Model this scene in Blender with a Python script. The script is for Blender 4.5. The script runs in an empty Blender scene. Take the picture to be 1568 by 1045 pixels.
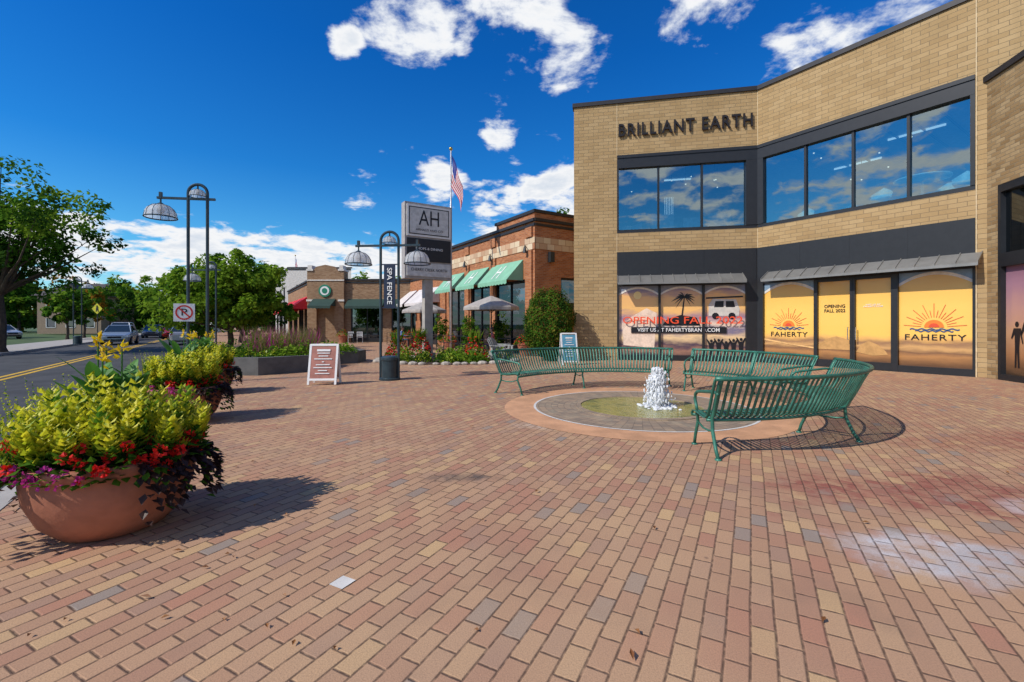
import bpy, math, random
from mathutils import Vector, Matrix, Quaternion
R=math.radians
sc=bpy.context.scene
sc.view_settings.view_transform='Standard'; sc.view_settings.look='None'; sc.view_settings.exposure=0

# ------------------------------------------------------------------ node helper
class NT:
    def __init__(s,tree): s.t=tree; s.n=tree.nodes; s.l=tree.links
    def put(s,sock,val):
        if val is None: return
        if isinstance(val,bpy.types.NodeSocket): s.l.new(val,sock)
        else:
            try: sock.default_value=val
            except Exception:
                sock.default_value=(val,val,val)
    def m(s,op,a,b=None,c=None,clamp=False):
        n=s.n.new('ShaderNodeMath'); n.operation=op; n.use_clamp=clamp
        s.put(n.inputs[0],a)
        if b is not None: s.put(n.inputs[1],b)
        if c is not None: s.put(n.inputs[2],c)
        return n.outputs[0]
    def v(s,op,a,b=None,out=0):
        n=s.n.new('ShaderNodeVectorMath'); n.operation=op
        s.put(n.inputs[0],a)
        if b is not None: s.put(n.inputs[3] if op=='SCALE' else n.inputs[1],b)
        return n.outputs[1] if op in('DISTANCE','DOT_PRODUCT','LENGTH') else n.outputs[0]
    def sep(s,a):
        n=s.n.new('ShaderNodeSeparateXYZ'); s.put(n.inputs[0],a); return n.outputs
    def comb(s,x,y,z):
        n=s.n.new('ShaderNodeCombineXYZ'); s.put(n.inputs[0],x); s.put(n.inputs[1],y); s.put(n.inputs[2],z); return n.outputs[0]
    def noise(s,vec,scale,detail=3,rough=.5,dist=0):
        n=s.n.new('ShaderNodeTexNoise'); s.put(n.inputs['Vector'],vec)
        n.inputs['Scale'].default_value=scale; n.inputs['Detail'].default_value=detail
        n.inputs['Roughness'].default_value=rough; n.inputs['Distortion'].default_value=dist
        return n.outputs[0]
    def rng(s,x,a,b,c=0,d=1,smooth=True):
        n=s.n.new('ShaderNodeMapRange'); n.interpolation_type='SMOOTHSTEP' if smooth else 'LINEAR'
        s.put(n.inputs[0],x)
        for i,k in enumerate((a,b,c,d)): s.put(n.inputs[i+1],k)
        return n.outputs[0]
    def mix(s,f,a,b,mode='MIX'):
        n=s.n.new('ShaderNodeMix'); n.data_type='RGBA'; n.blend_type=mode; n.clamp_factor=True
        s.put(n.inputs[0],f)
        for i,k in ((6,a),(7,b)):
            if isinstance(k,bpy.types.NodeSocket): s.l.new(k,n.inputs[i])
            else: n.inputs[i].default_value=(k[0],k[1],k[2],1)
        return n.outputs[2]
    def ramp(s,f,stops,interp='LINEAR'):
        n=s.n.new('ShaderNodeValToRGB'); cr=n.color_ramp; cr.interpolation=interp
        while len(cr.elements)>1: cr.elements.remove(cr.elements[-1])
        cr.elements[0].position=stops[0][0]; cr.elements[0].color=(*stops[0][1],1)
        for p,c in stops[1:]:
            e=cr.elements.new(p); e.color=(*c,1)
        s.put(n.inputs[0],f); return n.outputs[0]
    def obj(s): return s.n.new('ShaderNodeTexCoord').outputs['Object']
    def bump(s,h,strength=.3,dist=.01):
        n=s.n.new('ShaderNodeBump'); n.inputs['Strength'].default_value=strength; n.inputs['Distance'].default_value=dist
        s.put(n.inputs['Height'],h); return n.outputs[0]

def newmat(name):
    m=bpy.data.materials.new(name); m.use_nodes=True
    h=NT(m.node_tree); return m,h,h.n['Principled BSDF']
def pbr(name,col,rough=.6,metal=0,var=.15,scale=6,spec=.4,bump=0):
    m,h,b=newmat(name)
    o=h.obj(); n=h.noise(o,scale,4,.6)
    c=h.mix(h.rng(n,.3,.7),[k*(1-var) for k in col],[min(1,k*(1+var)) for k in col])
    h.l.new(c,b.inputs['Base Color'])
    b.inputs['Roughness'].default_value=rough; b.inputs['Metallic'].default_value=metal
    b.inputs['Specular IOR Level'].default_value=spec
    if bump: h.l.new(h.bump(h.noise(o,scale*8,3),bump,.01),b.inputs['Normal'])
    return m
def leafmat(name,c1,c2,trans=.35,scale=3,simple=False):
    m=bpy.data.materials.new(name); m.use_nodes=True; h=NT(m.node_tree); h.n.clear()
    out=h.n.new('ShaderNodeOutputMaterial')
    o=h.obj(); f=h.rng(h.noise(o,scale,2,.7),.32,.68)
    c=h.mix(f,c1,c2)
    if simple: d=h.n.new('ShaderNodeBsdfDiffuse'); h.l.new(c,d.inputs[0])
    else: d=h.n.new('ShaderNodeBsdfPrincipled'); h.l.new(c,d.inputs['Base Color']); d.inputs['Roughness'].default_value=.5; d.inputs['Specular IOR Level'].default_value=.3
    t=h.n.new('ShaderNodeBsdfTranslucent'); h.l.new(h.mix(.5,c,(min(1,c2[0]*1.5),min(1,c2[1]*1.5),c2[2])),t.inputs[0])
    mx=h.n.new('ShaderNodeMixShader'); mx.inputs[0].default_value=trans
    h.l.new(d.outputs[0],mx.inputs[1]); h.l.new(t.outputs[0],mx.inputs[2]); h.l.new(mx.outputs[0],out.inputs[0])
    return m
def brickmat(name,cols,mortar,bw=.4,bh=.1,ms=.008,rough=.8):
    m,h,b=newmat(name)
    o=h.sep(h.obj()); x=h.m('ADD',o[0],o[1]); vec=h.comb(x,o[2],0)
    row=h.m('FLOOR',h.m('DIVIDE',o[2],bh))
    off=h.m('MULTIPLY',h.m('FLOORED_MODULO',row,2),.5)
    cx=h.m('ADD',h.m('DIVIDE',x,bw),off); col=h.m('FLOOR',cx)
    fx=h.m('MULTIPLY',h.m('SUBTRACT',cx,col),bw); fz=h.m('SUBTRACT',o[2],h.m('MULTIPLY',row,bh))
    e=h.m('MINIMUM',h.m('MINIMUM',fx,h.m('SUBTRACT',bw,fx)),h.m('MINIMUM',fz,h.m('SUBTRACT',bh,fz)))
    mort=h.rng(e,ms*.5,ms*1.1,1,0)
    wn=h.n.new('ShaderNodeTexWhiteNoise'); wn.noise_dimensions='3D'; h.l.new(h.comb(col,row,3),wn.inputs[0])
    c=h.ramp(wn.outputs[0],[(i/max(1,len(cols)-1),k) for i,k in enumerate(cols)])
    big=h.noise(h.comb(x,o[2],0),.7,4,.65)
    c=h.mix(h.rng(big,.3,.75,0,.3),c,(cols[0][0]*.7,cols[0][1]*.68,cols[0][2]*.65))
    st=h.noise(h.comb(h.m('MULTIPLY',x,3.0),h.m('MULTIPLY',o[2],.25),0),1.5,3,.6)
    c=h.mix(h.rng(st,.5,.8,0,.22),c,(cols[0][0]*.55,cols[0][1]*.55,cols[0][2]*.55))
    fine=h.noise(vec,60,2,.7)
    c=h.mix(h.rng(fine,.3,.7,0,.22),c,(cols[0][0]*.55,cols[0][1]*.55,cols[0][2]*.55))
    c=h.mix(mort,c,mortar)
    h.l.new(c,b.inputs['Base Color']); b.inputs['Roughness'].default_value=rough; b.inputs['Specular IOR Level'].default_value=.2
    hh=h.m('ADD',h.m('MULTIPLY',mort,-1),h.m('MULTIPLY',fine,.4))
    h.l.new(h.bump(hh,.6,.01),b.inputs['Normal'])
    return m

# ------------------------------------------------------------------ mesh builder
class MB:
    def __init__(s): s.v=[]; s.f=[]; s.mi=[]
    def add(s,vs,fs,m=0):
        o=len(s.v); s.v.extend([tuple(a) for a in vs])
        for f in fs: s.f.append(tuple(i+o for i in f)); s.mi.append(m)
    def bx(s,x0,x1,y0,y1,z0,z1,m=0):
        s.add([(x0,y0,z0),(x1,y0,z0),(x1,y1,z0),(x0,y1,z0),(x0,y0,z1),(x1,y0,z1),(x1,y1,z1),(x0,y1,z1)],
              [(0,3,2,1),(4,5,6,7),(0,1,5,4),(1,2,6,5),(2,3,7,6),(3,0,4,7)],m)
    def box(s,c,d,m=0,M=None):
        x,y,z=[k/2 for k in d]; vs=[Vector((a*x,b*y,e*z)) for a in(-1,1) for b in(-1,1) for e in(-1,1)]
        if M is not None: vs=[M@k for k in vs]
        vs=[k+Vector(c) for k in vs]
        s.add(vs,[(0,1,3,2),(4,6,7,5),(0,4,5,1),(2,3,7,6),(0,2,6,4),(1,5,7,3)],m)
    def tube(s,pts,r,n=8,m=0,cap=True):
        pts=[Vector(p) for p in pts]; k=len(pts)
        if not isinstance(r,(list,tuple)): r=[r]*k
        ref=None; vs=[]
        for i,p in enumerate(pts):
            t=(pts[min(i+1,k-1)]-pts[max(i-1,0)])
            t=t.normalized() if t.length>1e-9 else Vector((0,0,1))
            if ref is None: ref=Vector((0,0,1)) if abs(t.z)<.9 else Vector((1,0,0))
            a=(ref-t*ref.dot(t)).normalized(); ref=a; b=t.cross(a)
            for j in range(n):
                q=2*math.pi*j/n; vs.append(p+(a*math.cos(q)+b*math.sin(q))*r[i])
        fs=[]
        for i in range(k-1):
            for j in range(n):
                j2=(j+1)%n; fs.append((i*n+j,i*n+j2,(i+1)*n+j2,(i+1)*n+j))
        if cap: fs.append(tuple(range(n-1,-1,-1))); fs.append(tuple(range((k-1)*n,k*n)))
        s.add(vs,fs,m)
    def lathe(s,prof,c=(0,0,0),n=24,m=0,jit=None):
        vs=[];fs=[]
        for i,(r,z) in enumerate(prof):
            for j in range(n):
                q=2*math.pi*j/n; rr=r*(1+(jit(i,j) if jit else 0))
                vs.append((c[0]+rr*math.cos(q),c[1]+rr*math.sin(q),c[2]+z))
        for i in range(len(prof)-1):
            for j in range(n):
                j2=(j+1)%n; fs.append((i*n+j,i*n+j2,(i+1)*n+j2,(i+1)*n+j))
        s.add(vs,fs,m)
    def disc(s,c,r,n=48,m=0,r0=0,a0=0,a1=2*math.pi):
        vs=[];fs=[]
        for j in range(n+1):
            q=a0+(a1-a0)*j/n
            vs.append((c[0]+r*math.cos(q),c[1]+r*math.sin(q),c[2])); vs.append((c[0]+r0*math.cos(q),c[1]+r0*math.sin(q),c[2]))
        for j in range(n): fs.append((2*j,2*j+2,2*j+3,2*j+1) if r0>0 else (2*j,2*j+2,2*j+1))
        s.add(vs,fs,m)
    def leaf(s,p,d,l,w,m=0,roll=None,fold=.25):
        p=Vector(p); d=Vector(d).normalized()
        a=Vector((random.uniform(-1,1),random.uniform(-1,1),random.uniform(-1,1))) if roll is None else Vector(roll)
        sd=d.cross(a)
        if sd.length<1e-4: sd=d.cross(Vector((.3,.5,.9)))
        sd.normalize(); up=sd.cross(d)*w*fold
        s.add([p,p+d*l*.45+sd*w*.5+up,p+d*l,p+d*l*.45-sd*w*.5+up,p+d*l*.5],[(0,1,4),(1,2,4),(0,4,3),(4,2,3)],m)
    def quadleaf(s,p,nrm,size,m=0):
        nrm=nrm.normalized(); a=Vector((random.uniform(-1,1),random.uniform(-1,1),random.uniform(-1,1)))
        u=nrm.cross(a)
        if u.length<1e-4: return
        u.normalize(); w=nrm.cross(u); h=size*.5
        s.add([p-u*h,p-w*h*.6,p+u*h,p+w*h*.6],[(0,1,2,3)],m)
    def sphere(s,c,r,m=0,n=10,k=6,sc=(1,1,1)):
        prof=[(math.sin(math.pi*i/k),-math.cos(math.pi*i/k)) for i in range(k+1)]
        vs=[];fs=[]
        for (a,z) in prof:
            for j in range(n):
                q=2*math.pi*j/n; vs.append((c[0]+r*a*math.cos(q)*sc[0],c[1]+r*a*math.sin(q)*sc[1],c[2]+r*z*sc[2]))
        for i in range(k):
            for j in range(n):
                j2=(j+1)%n; fs.append((i*n+j,i*n+j2,(i+1)*n+j2,(i+1)*n+j))
        s.add(vs,fs,m)
    def make(s,name,mats,parent=None,loc=(0,0,0),rz=0,smooth=False):
        me=bpy.data.meshes.new(name); me.from_pydata(s.v,[],s.f)
        for m in mats: me.materials.append(m)
        me.polygons.foreach_set('material_index',s.mi)
        if smooth: me.polygons.foreach_set('use_smooth',[True]*len(s.f))
        me.update()
        ob=bpy.data.objects.new(name,me); sc.collection.objects.link(ob)
        ob.location=loc; ob.rotation_euler=(0,0,rz)
        if parent: setp(ob,parent)
        return ob
def setp(ob,parent):
    ob.parent=parent; ob.matrix_parent_inverse=Matrix.Translation(-Vector(parent.location))
def empty(name,loc=(0,0,0)):
    e=bpy.data.objects.new(name,None); e.location=loc; e.empty_display_size=.3; sc.collection.objects.link(e); return e
def text(name,body,loc,rz,mat,parent,width=None,height=None,extrude=.01,offset=0,vertical=False,spacing=1):
    cu=bpy.data.curves.new(name,'FONT'); cu.body=body; cu.extrude=extrude; cu.offset=offset; cu.size=1; cu.space_character=spacing
    cu.align_x='CENTER'; cu.align_y='CENTER'; cu.materials.append(mat); cu.resolution_u=3
    ob=bpy.data.objects.new(name,cu); sc.collection.objects.link(ob)
    bpy.context.view_layer.update()
    d=ob.dimensions
    sy=height/d.y if height else 1; sx=width/d.x if width else sy
    if not height: sy=sx
    ob.scale=(sx,sy,1)
    q=Matrix.Rotation(rz,4,'Z')@Matrix.Rotation(R(90),4,'X')
    if vertical: q=q@Matrix.Rotation(R(-90),4,'Z')
    ob.rotation_euler=q.to_euler(); ob.location=loc
    if parent: setp(ob,parent)
    return ob
def loc_of(o,rz,x,y,z):
    return Vector((o[0]+x*math.cos(rz)-y*math.sin(rz),o[1]+x*math.sin(rz)+y*math.cos(rz),o[2]+z))
def wallmesh(mb,L,H,ops,depth=.25,m=0,z0=0):
    xs=sorted(set([0,L]+[k for o in ops for k in o[:2]])); zs=sorted(set([z0,H]+[k for o in ops for k in o[2:4]]))
    for i in range(len(xs)-1):
        for j in range(len(zs)-1):
            cx=(xs[i]+xs[i+1])/2; cz=(zs[j]+zs[j+1])/2
            if any(o[0]<cx<o[1] and o[2]<cz<o[3] for o in ops): continue
            mb.add([(xs[i],0,zs[j]),(xs[i+1],0,zs[j]),(xs[i+1],0,zs[j+1]),(xs[i],0,zs[j+1])],[(0,1,2,3)],m)
    for a,b,c,d in [o[:4] for o in ops]:
        mb.add([(a,0,c),(b,0,c),(b,0,d),(a,0,d),(a,depth,c),(b,depth,c),(b,depth,d),(a,depth,d)],[(0,4,5,1),(1,5,6,2),(2,6,7,3),(3,7,4,0)],m)

SN=Vector((.848,.53,0)); SD=Vector((-.53,.848,0))
def P(u,v,z=0): 
    p=SN*u+SD*v; return Vector((p.x,p.y,z))
def quadsheet(name,u0,u1,v0,v1,z,mat):
    mb=MB(); mb.add([P(u0,v0,z),P(u1,v0,z),P(u1,v1,z),P(u0,v1,z)],[(0,1,2,3)]); return mb.make(name,[mat])

# ------------------------------------------------------------------ materials
BLACK=pbr('black_frame',(.018,.019,.022),.4,.0,.1)
DARK=pbr('dark_metal',(.03,.035,.04),.4,.3,.1)
POLE=pbr('pole_paint',(.035,.055,.065),.35,.3,.15)
GREEN=pbr('green_paint',(.035,.15,.105),.4,.15,.25,9)
WHITE=pbr('white_paint',(.75,.75,.73),.5,0,.05)
OFFW=pbr('off_white',(.6,.57,.52),.7,0,.1)
STEEL=pbr('awning_metal',(.27,.26,.24),.4,.5,.12,2)
CONC=pbr('concrete',(.36,.33,.29),.85,0,.15,3,bump=.3)
CONCD=pbr('dark_concrete',(.11,.11,.105),.85,0,.2,3,bump=.3)
TERRA=pbr('terracotta',(.34,.125,.07),.75,0,.25,3,bump=.35)
SOIL=pbr('soil',(.05,.03,.02),.95,0,.3)
RED=pbr('red_paint',(.6,.03,.02),.5,0,.1)
REDLET=pbr('red_letter',(.85,.09,.03),.5,0,.03)
NAVY=pbr('navy',(.01,.02,.05),.5,0,.05)
YEL=pbr('yellow_road_paint',(.6,.36,.03),.7,0,.2,5)
ASPH=pbr('asphalt',(.05,.05,.052),.9,0,.25,1.2,bump=.4)
TAN=brickmat('tan_brick',[(.37,.245,.115),(.44,.30,.145),(.48,.335,.17),(.41,.27,.125)],(.24,.175,.10),.40,.135,.009)
TANW=brickmat('tan_brick_wing',[(.26,.16,.07),(.38,.25,.12),(.48,.34,.18),(.33,.21,.095)],(.26,.20,.12),.30,.10,.010)
RBR=brickmat('orange_brick',[(.32,.10,.035),(.45,.16,.06),(.54,.22,.095),(.36,.12,.045)],(.32,.24,.17),.24,.08,.009)
BBR=brickmat('brown_brick',[(.26,.14,.07),(.35,.21,.11),(.41,.26,.15)],(.25,.19,.14),.24,.08,.009)
STONE=brickmat('stone_check_band',[(.70,.56,.38),(.66,.52,.34),(.35,.12,.05),(.72,.60,.42),(.45,.17,.07)],(.30,.14,.08),.46,.30,.012)
CAP=pbr('coping',(.03,.028,.03),.5,.2,.1)
INTW=pbr('interior_wall',(.36,.46,.50),.8,0,.1)
INTC=pbr('interior_ceiling',(.40,.50,.55),.8,0,.1)
INTF=pbr('interior_floor',(.35,.33,.30),.6,0,.2)
def glassmat(name,tint,refl,rough=.01,gl=(.8,.9,1)):
    m=bpy.data.materials.new(name); m.use_nodes=True; h=NT(m.node_tree); h.n.clear()
    out=h.n.new('ShaderNodeOutputMaterial'); g=h.n.new('ShaderNodeBsdfGlossy'); g.inputs['Roughness'].default_value=rough; g.inputs['Color'].default_value=(*gl,1)
    bn=h.bump(h.noise(h.obj(),.9,1),.15,.02); h.l.new(bn,g.inputs['Normal'])
    t=h.n.new('ShaderNodeBsdfTransparent'); t.inputs[0].default_value=(*tint,1)
    fr=h.n.new('ShaderNodeFresnel'); fr.inputs[0].default_value=1.45
    f=h.m('ADD',fr.outputs[0],refl,clamp=True)
    mx=h.n.new('ShaderNodeMixShader'); h.l.new(f,mx.inputs[0]); h.l.new(t.outputs[0],mx.inputs[1]); h.l.new(g.outputs[0],mx.inputs[2]); h.l.new(mx.outputs[0],out.inputs[0])
    return m
GLASS=glassmat('window_glass',(.50,.68,.72),.27,gl=(.82,.97,1))
GLASSD=glassmat('dark_window_glass',(.10,.12,.13),.10)
m=bpy.data.materials.new('lamp_glass'); m.use_nodes=True; h=NT(m.node_tree); h.n.clear(); o2=h.n.new('ShaderNodeOutputMaterial')
p1=h.n.new('ShaderNodeBsdfPrincipled'); p1.inputs['Base Color'].default_value=(.72,.76,.78,1); p1.inputs['Roughness'].default_value=.2
t1=h.n.new('ShaderNodeBsdfTranslucent'); t1.inputs[0].default_value=(.85,.9,.93,1); t2=h.n.new('ShaderNodeBsdfTransparent')
a1=h.n.new('ShaderNodeMixShader'); a1.inputs[0].default_value=.5; h.l.new(p1.outputs[0],a1.inputs[1]); h.l.new(t1.outputs[0],a1.inputs[2])
a2=h.n.new('ShaderNodeMixShader'); a2.inputs[0].default_value=.3; h.l.new(a1.outputs[0],a2.inputs[1]); h.l.new(t2.outputs[0],a2.inputs[2]); h.l.new(a2.outputs[0],o2.inputs[0]); LGLASS=m
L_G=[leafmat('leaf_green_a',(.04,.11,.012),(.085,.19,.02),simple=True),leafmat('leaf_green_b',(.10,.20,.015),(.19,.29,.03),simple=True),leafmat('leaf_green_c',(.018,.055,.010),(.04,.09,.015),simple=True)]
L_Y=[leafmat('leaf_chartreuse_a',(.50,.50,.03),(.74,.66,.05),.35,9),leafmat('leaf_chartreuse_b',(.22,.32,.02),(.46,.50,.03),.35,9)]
L_P=leafmat('leaf_purple',(.025,.012,.015),(.06,.03,.02),.15)
L_C=leafmat('leaf_canna',(.04,.15,.03),(.10,.26,.05),.3)
L_YF=leafmat('flower_yellow',(.75,.45,.01),(.85,.6,.02),.3)
L_RF=leafmat('flower_red',(.62,.010,.012),(.82,.03,.02),.25)
L_PF=leafmat('flower_magenta',(.45,.02,.2),(.5,.04,.3),.25)
L_O=[leafmat('leaf_autumn',(.18,.11,.015),(.28,.14,.02),simple=True),L_G[1],L_G[0]]
L_OG=leafmat('leaf_olive',(.10,.11,.015),(.19,.17,.03),simple=True)
L_T=leafmat('grass_tan',(.20,.16,.07),(.30,.20,.10))
BARK=pbr('bark',(.07,.05,.035),.9,0,.3,5,bump=.6)

# ------------------------------------------------------------------ world
w=bpy.data.worlds.new("World"); sc.world=w; w.use_nodes=True
h=NT(w.node_tree); h.n.clear()
out=h.n.new('ShaderNodeOutputWorld')
sky=h.n.new('ShaderNodeTexSky'); sky.sky_type='NISHITA'; sky.sun_disc=False
sky.sun_elevation=R(42); sky.sun_rotation=R(240); sky.altitude=200; sky.air_density=1.0; sky.dust_density=.3; sky.ozone_density=3.0
dirv=h.n.new('ShaderNodeTexCoord').outputs['Generated']
dn=h.v('NORMALIZE',dirv); d3=h.sep(dn)
tint=h.ramp(h.m('MAXIMUM',d3[2],0),[(0,(.75,.95,1.0)),(.12,(.30,.80,1.0)),(.3,(.08,.56,1.0)),(.5,(.03,.46,1.0)),(1,(.03,.40,.9))])
skc=h.mix(1.0,sky.outputs[0],tint,'MULTIPLY')
bg=h.n.new('ShaderNodeBackground'); h.l.new(skc,bg.inputs[0]); bg.inputs[1].default_value=.15
den=h.m('ADD',h.m('MAXIMUM',d3[2],0),.20)
pv=h.comb(h.m('DIVIDE',d3[0],den),h.m('DIVIDE',d3[1],den),h.m('MULTIPLY',d3[2],1.2))
nz=h.noise(pv,4.6,7,.60,.15); nz2=h.noise(pv,1.9,2,.5)
def dr(a,b): return (a,1.0,b)
blobs=[(dr(-.37,.61),.06,.50),(dr(-.22,.68),.15,.38),(dr(.02,.66),.16,.37),(dr(.13,.60),.13,.35),(dr(.42,.68),.15,.40),(dr(-.08,.62),.08,.30),
 (dr(-.02,.44),.10,.38),(dr(.08,.41),.08,.38),(dr(-.17,.31),.12,.34),(dr(.02,.33),.09,.30),(dr(.08,.28),.17,.48),(dr(-.02,.235),.15,.46),(dr(-.30,.30),.09,.32),(dr(.66,.60),.17,.38),(dr(.82,.66),.14,.35)]
wt=None
for c,r,wgt in blobs:
    c=Vector(c).normalized(); ds=h.v('DISTANCE',dn,tuple(c)); q=h.rng(ds,r*.15,r,wgt,-.08)
    wt=q if wt is None else h.m('MAXIMUM',wt,q)
low=h.rng(d3[2],.135,.22,.56,-.08)
lowg=h.rng(d3[2],.06,.12,.66,1.0); low=h.m('MULTIPLY',low,lowg)
back=h.rng(d3[1],.15,-.25,-.08,.27)
wt=h.m('MAXIMUM',h.m('MAXIMUM',wt,low),back)
dens=h.m('ADD',h.m('ADD',h.m('MULTIPLY',h.m('SUBTRACT',nz,.5),1.75),h.m('MULTIPLY',h.m('SUBTRACT',nz2,.5),.45)),h.m('ADD',wt,.45))
mask=h.rng(dens,.70,.95)
shade=h.ramp(h.rng(dens,.75,1.35),[(0,(.86,.91,.98)),(.35,(.97,.98,1.0)),(1,(.70,.77,.87))])
bc=h.n.new('ShaderNodeBackground'); h.l.new(shade,bc.inputs[0]); bc.inputs[1].default_value=.95
mx=h.n.new('ShaderNodeMixShader'); h.l.new(mask,mx.inputs[0]); h.l.new(bg.outputs[0],mx.inputs[1]); h.l.new(bc.outputs[0],mx.inputs[2]); h.l.new(mx.outputs[0],out.inputs[0])

sl=bpy.data.lights.new('sun','SUN'); sl.energy=4.5; sl.angle=R(.5); sl.color=(1,.945,.86)
so=bpy.data.objects.new('sun',sl); sc.collection.objects.link(so); so.location=(-20,-20,30)
el=R(42); sd=Vector((.86*math.cos(el),.51*math.cos(el),-math.sin(el)))
so.rotation_euler=sd.to_track_quat('-Z','Y').to_euler()

cd=bpy.data.cameras.new('camera'); cam=bpy.data.objects.new('camera',cd); sc.collection.objects.link(cam); sc.camera=cam
cam.location=(0,0,1.45); cam.rotation_euler=(R(90),0,0); cd.lens=16; cd.sensor_width=36; cd.shift_y=-.0163; cd.clip_end=5000; cd.clip_start=.05

# ------------------------------------------------------------------ ground
def paver():
    m,h,b=newmat('brick_pavers')
    o=h.obj(); so_=h.sep(o)
    wx=h.m('MULTIPLY',h.m('SUBTRACT',h.noise(o,1.3,2),.5),.02)
    a_=h.m('ADD',h.m('ADD',h.m('MULTIPLY',so_[0],.465),h.m('MULTIPLY',so_[1],.885)),wx)
    b_=h.m('ADD',h.m('SUBTRACT',h.m('MULTIPLY',so_[0],.885),h.m('MULTIPLY',so_[1],.465)),wx)
    rb_=h.m('DIVIDE',b_,.104); j=h.m('FLOOR',rb_); fy=h.m('SUBTRACT',rb_,j)
    rn=h.n.new('ShaderNodeTexWhiteNoise'); rn.noise_dimensions='1D'; h.l.new(j,rn.inputs['W'])
    ra=h.m('ADD',h.m('ADD',h.m('DIVIDE',a_,.208),h.m('MULTIPLY',h.m('FLOORED_MODULO',j,2),.5)),h.m('MULTIPLY',rn.outputs[0],.14)); i=h.m('FLOOR',ra); fx=h.m('MULTIPLY',h.m('SUBTRACT',ra,i),2)
    e=h.m('MINIMUM',h.m('MINIMUM',fx,h.m('SUBTRACT',2,fx)),h.m('MINIMUM',fy,h.m('SUBTRACT',1,fy)))
    idv=h.comb(i,j,.5)
    wn=h.n.new('ShaderNodeTexWhiteNoise'); h.l.new(idv,wn.inputs[0])
    c=h.ramp(wn.outputs[0],[(0,(.43,.245,.145)),(.20,(.48,.285,.165)),(.40,(.405,.215,.135)),(.56,(.51,.315,.175)),(.68,(.425,.205,.13)),(.78,(.45,.27,.165)),(.88,(.37,.22,.15)),(.93,(.55,.355,.18)),(.965,(.29,.235,.195))],'CONSTANT')
    wn2=h.n.new('ShaderNodeTexWhiteNoise'); wn2.noise_dimensions='4D'; h.l.new(idv,wn2.inputs[0]); wn2.inputs['W'].default_value=4.2
    c=h.mix(h.m('MULTIPLY',wn2.outputs[0],.28),c,(.38,.235,.155))
    big=h.noise(o,.55,4,.6)
    c=h.mix(h.rng(big,.48,.70,0,.40),c,(.43,.205,.125)); big2=h.noise(h.v('ADD',o,(7,3,0)),.3,4,.6)
    c=h.mix(h.rng(big2,.48,.7,0,.45),c,(.53,.345,.195))
    c=h.mix(h.rng(h.noise(h.v('ADD',o,(3,9,0)),1.1,4,.65),.52,.75,0,.33),c,(.25,.16,.11))
    wob=h.noise(o,1.6,4,.6); bl=h.noise(o,7,4,.7)
    def spot(c,cx,cy,rx,ry,col,amt):
        dx=h.m('DIVIDE',h.m('SUBTRACT',so_[0],cx),rx); dy=h.m('DIVIDE',h.m('SUBTRACT',so_[1],cy),ry)
        d=h.m('SQRT',h.m('ADD',h.m('MULTIPLY',dx,dx),h.m('MULTIPLY',dy,dy)))
        d=h.m('ADD',d,h.m('MULTIPLY',h.m('SUBTRACT',wob,.5),2.2))
        f=h.m('MULTIPLY',h.m('MULTIPLY',h.rng(d,.5,1.3,1,0),h.rng(bl,.35,.6,.30,1)),h.m('ADD',.45,h.m('MULTIPLY',wn2.outputs[0],.55)))
        return h.mix(h.m('MULTIPLY',f,amt,clamp=True),c,col)
    c=spot(c,3.9,3.9,1.5,.60,(.29,.095,.07),1.25)
    c=spot(c,2.55,2.85,.55,.34,(.58,.55,.55),1.05)
    c=spot(c,3.3,2.70,.8,.25,(.42,.39,.385),1.1)
    c=spot(c,4.3,3.6,.4,.2,(.58,.50,.47),.8)
    c=spot(c,6.2,5.6,1.3,.5,(.31,.10,.07),.9)
    c=spot(c,-.4,4.3,.35,.15,(.12,.09,.075),1.1)
    c=spot(c,.9,6.6,.9,.35,(.56,.46,.38),.9)
    c=spot(c,6.0,4.2,1.2,.25,(.25,.13,.09),.8)
    fine=h.noise(o,140,2,.7)
    c=h.mix(h.rng(fine,.35,.75,0,.45),c,(.20,.125,.08))
    vo=h.n.new('ShaderNodeTexVoronoi'); h.l.new(o,vo.inputs['Vector']); vo.inputs['Scale'].default_value=2.2
    c=h.mix(h.rng(vo.outputs['Distance'],.02,.045,.55,0),c,(.10,.07,.055))
    mot=h.rng(e,.02,.075,1,0); mn=h.noise(o,25,2)
    c=h.mix(h.m('MULTIPLY',mot,h.rng(mn,.3,.6,.3,.85)),c,(.10,.06,.04))
    h.l.new(c,b.inputs['Base Color']); b.inputs['Roughness'].default_value=.85; b.inputs['Specular IOR Level'].default_value=.2
    hh=h.m('ADD',h.rng(e,0,.10,0,1),h.m('MULTIPLY',fine,.35)); hh=h.m('ADD',hh,h.m('MULTIPLY',wn2.outputs[0],.3))
    h.l.new(h.bump(hh,.8,.006),b.inputs['Normal'])
    return m
PAV=paver()
GRASS=pbr('lawn',(.06,.10,.03),.95,0,.35,.5)
mb=MB(); mb.add([(-1500,-300,-.135),(1500,-300,-.135),(1500,2500,-.135),(-1500,2500,-.135)],[(0,1,2,3)]); mb.make('ground',[GRASS])
quadsheet('road',-9.6,-1.68,-40,400,-.125,ASPH)
mb=MB(); mb.add([P(-1.5,-40,0),P(70,-40,0),P(70,200,0),P(-1.5,200,0)],[(0,1,2,3)]); mb.make('plaza_paving',[PAV])
def kerb(name,u0,u1):
    mb=MB()
    for k in range(-8,60):
        a=[P(u0,k*3+.01),P(u1,k*3+.01),P(u1,k*3+2.99),P(u0,k*3+2.99)]
        mb.add([(p.x,p.y,-.13) for p in a]+[(p.x,p.y,.006) for p in a],[(4,5,6,7),(0,1,5,4),(1,2,6,5),(2,3,7,6),(3,0,4,7)])
    return mb.make(name,[CONC])
kerb('kerb',-1.68,-1.5); kerb('kerb',-9.78,-9.6)
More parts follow.
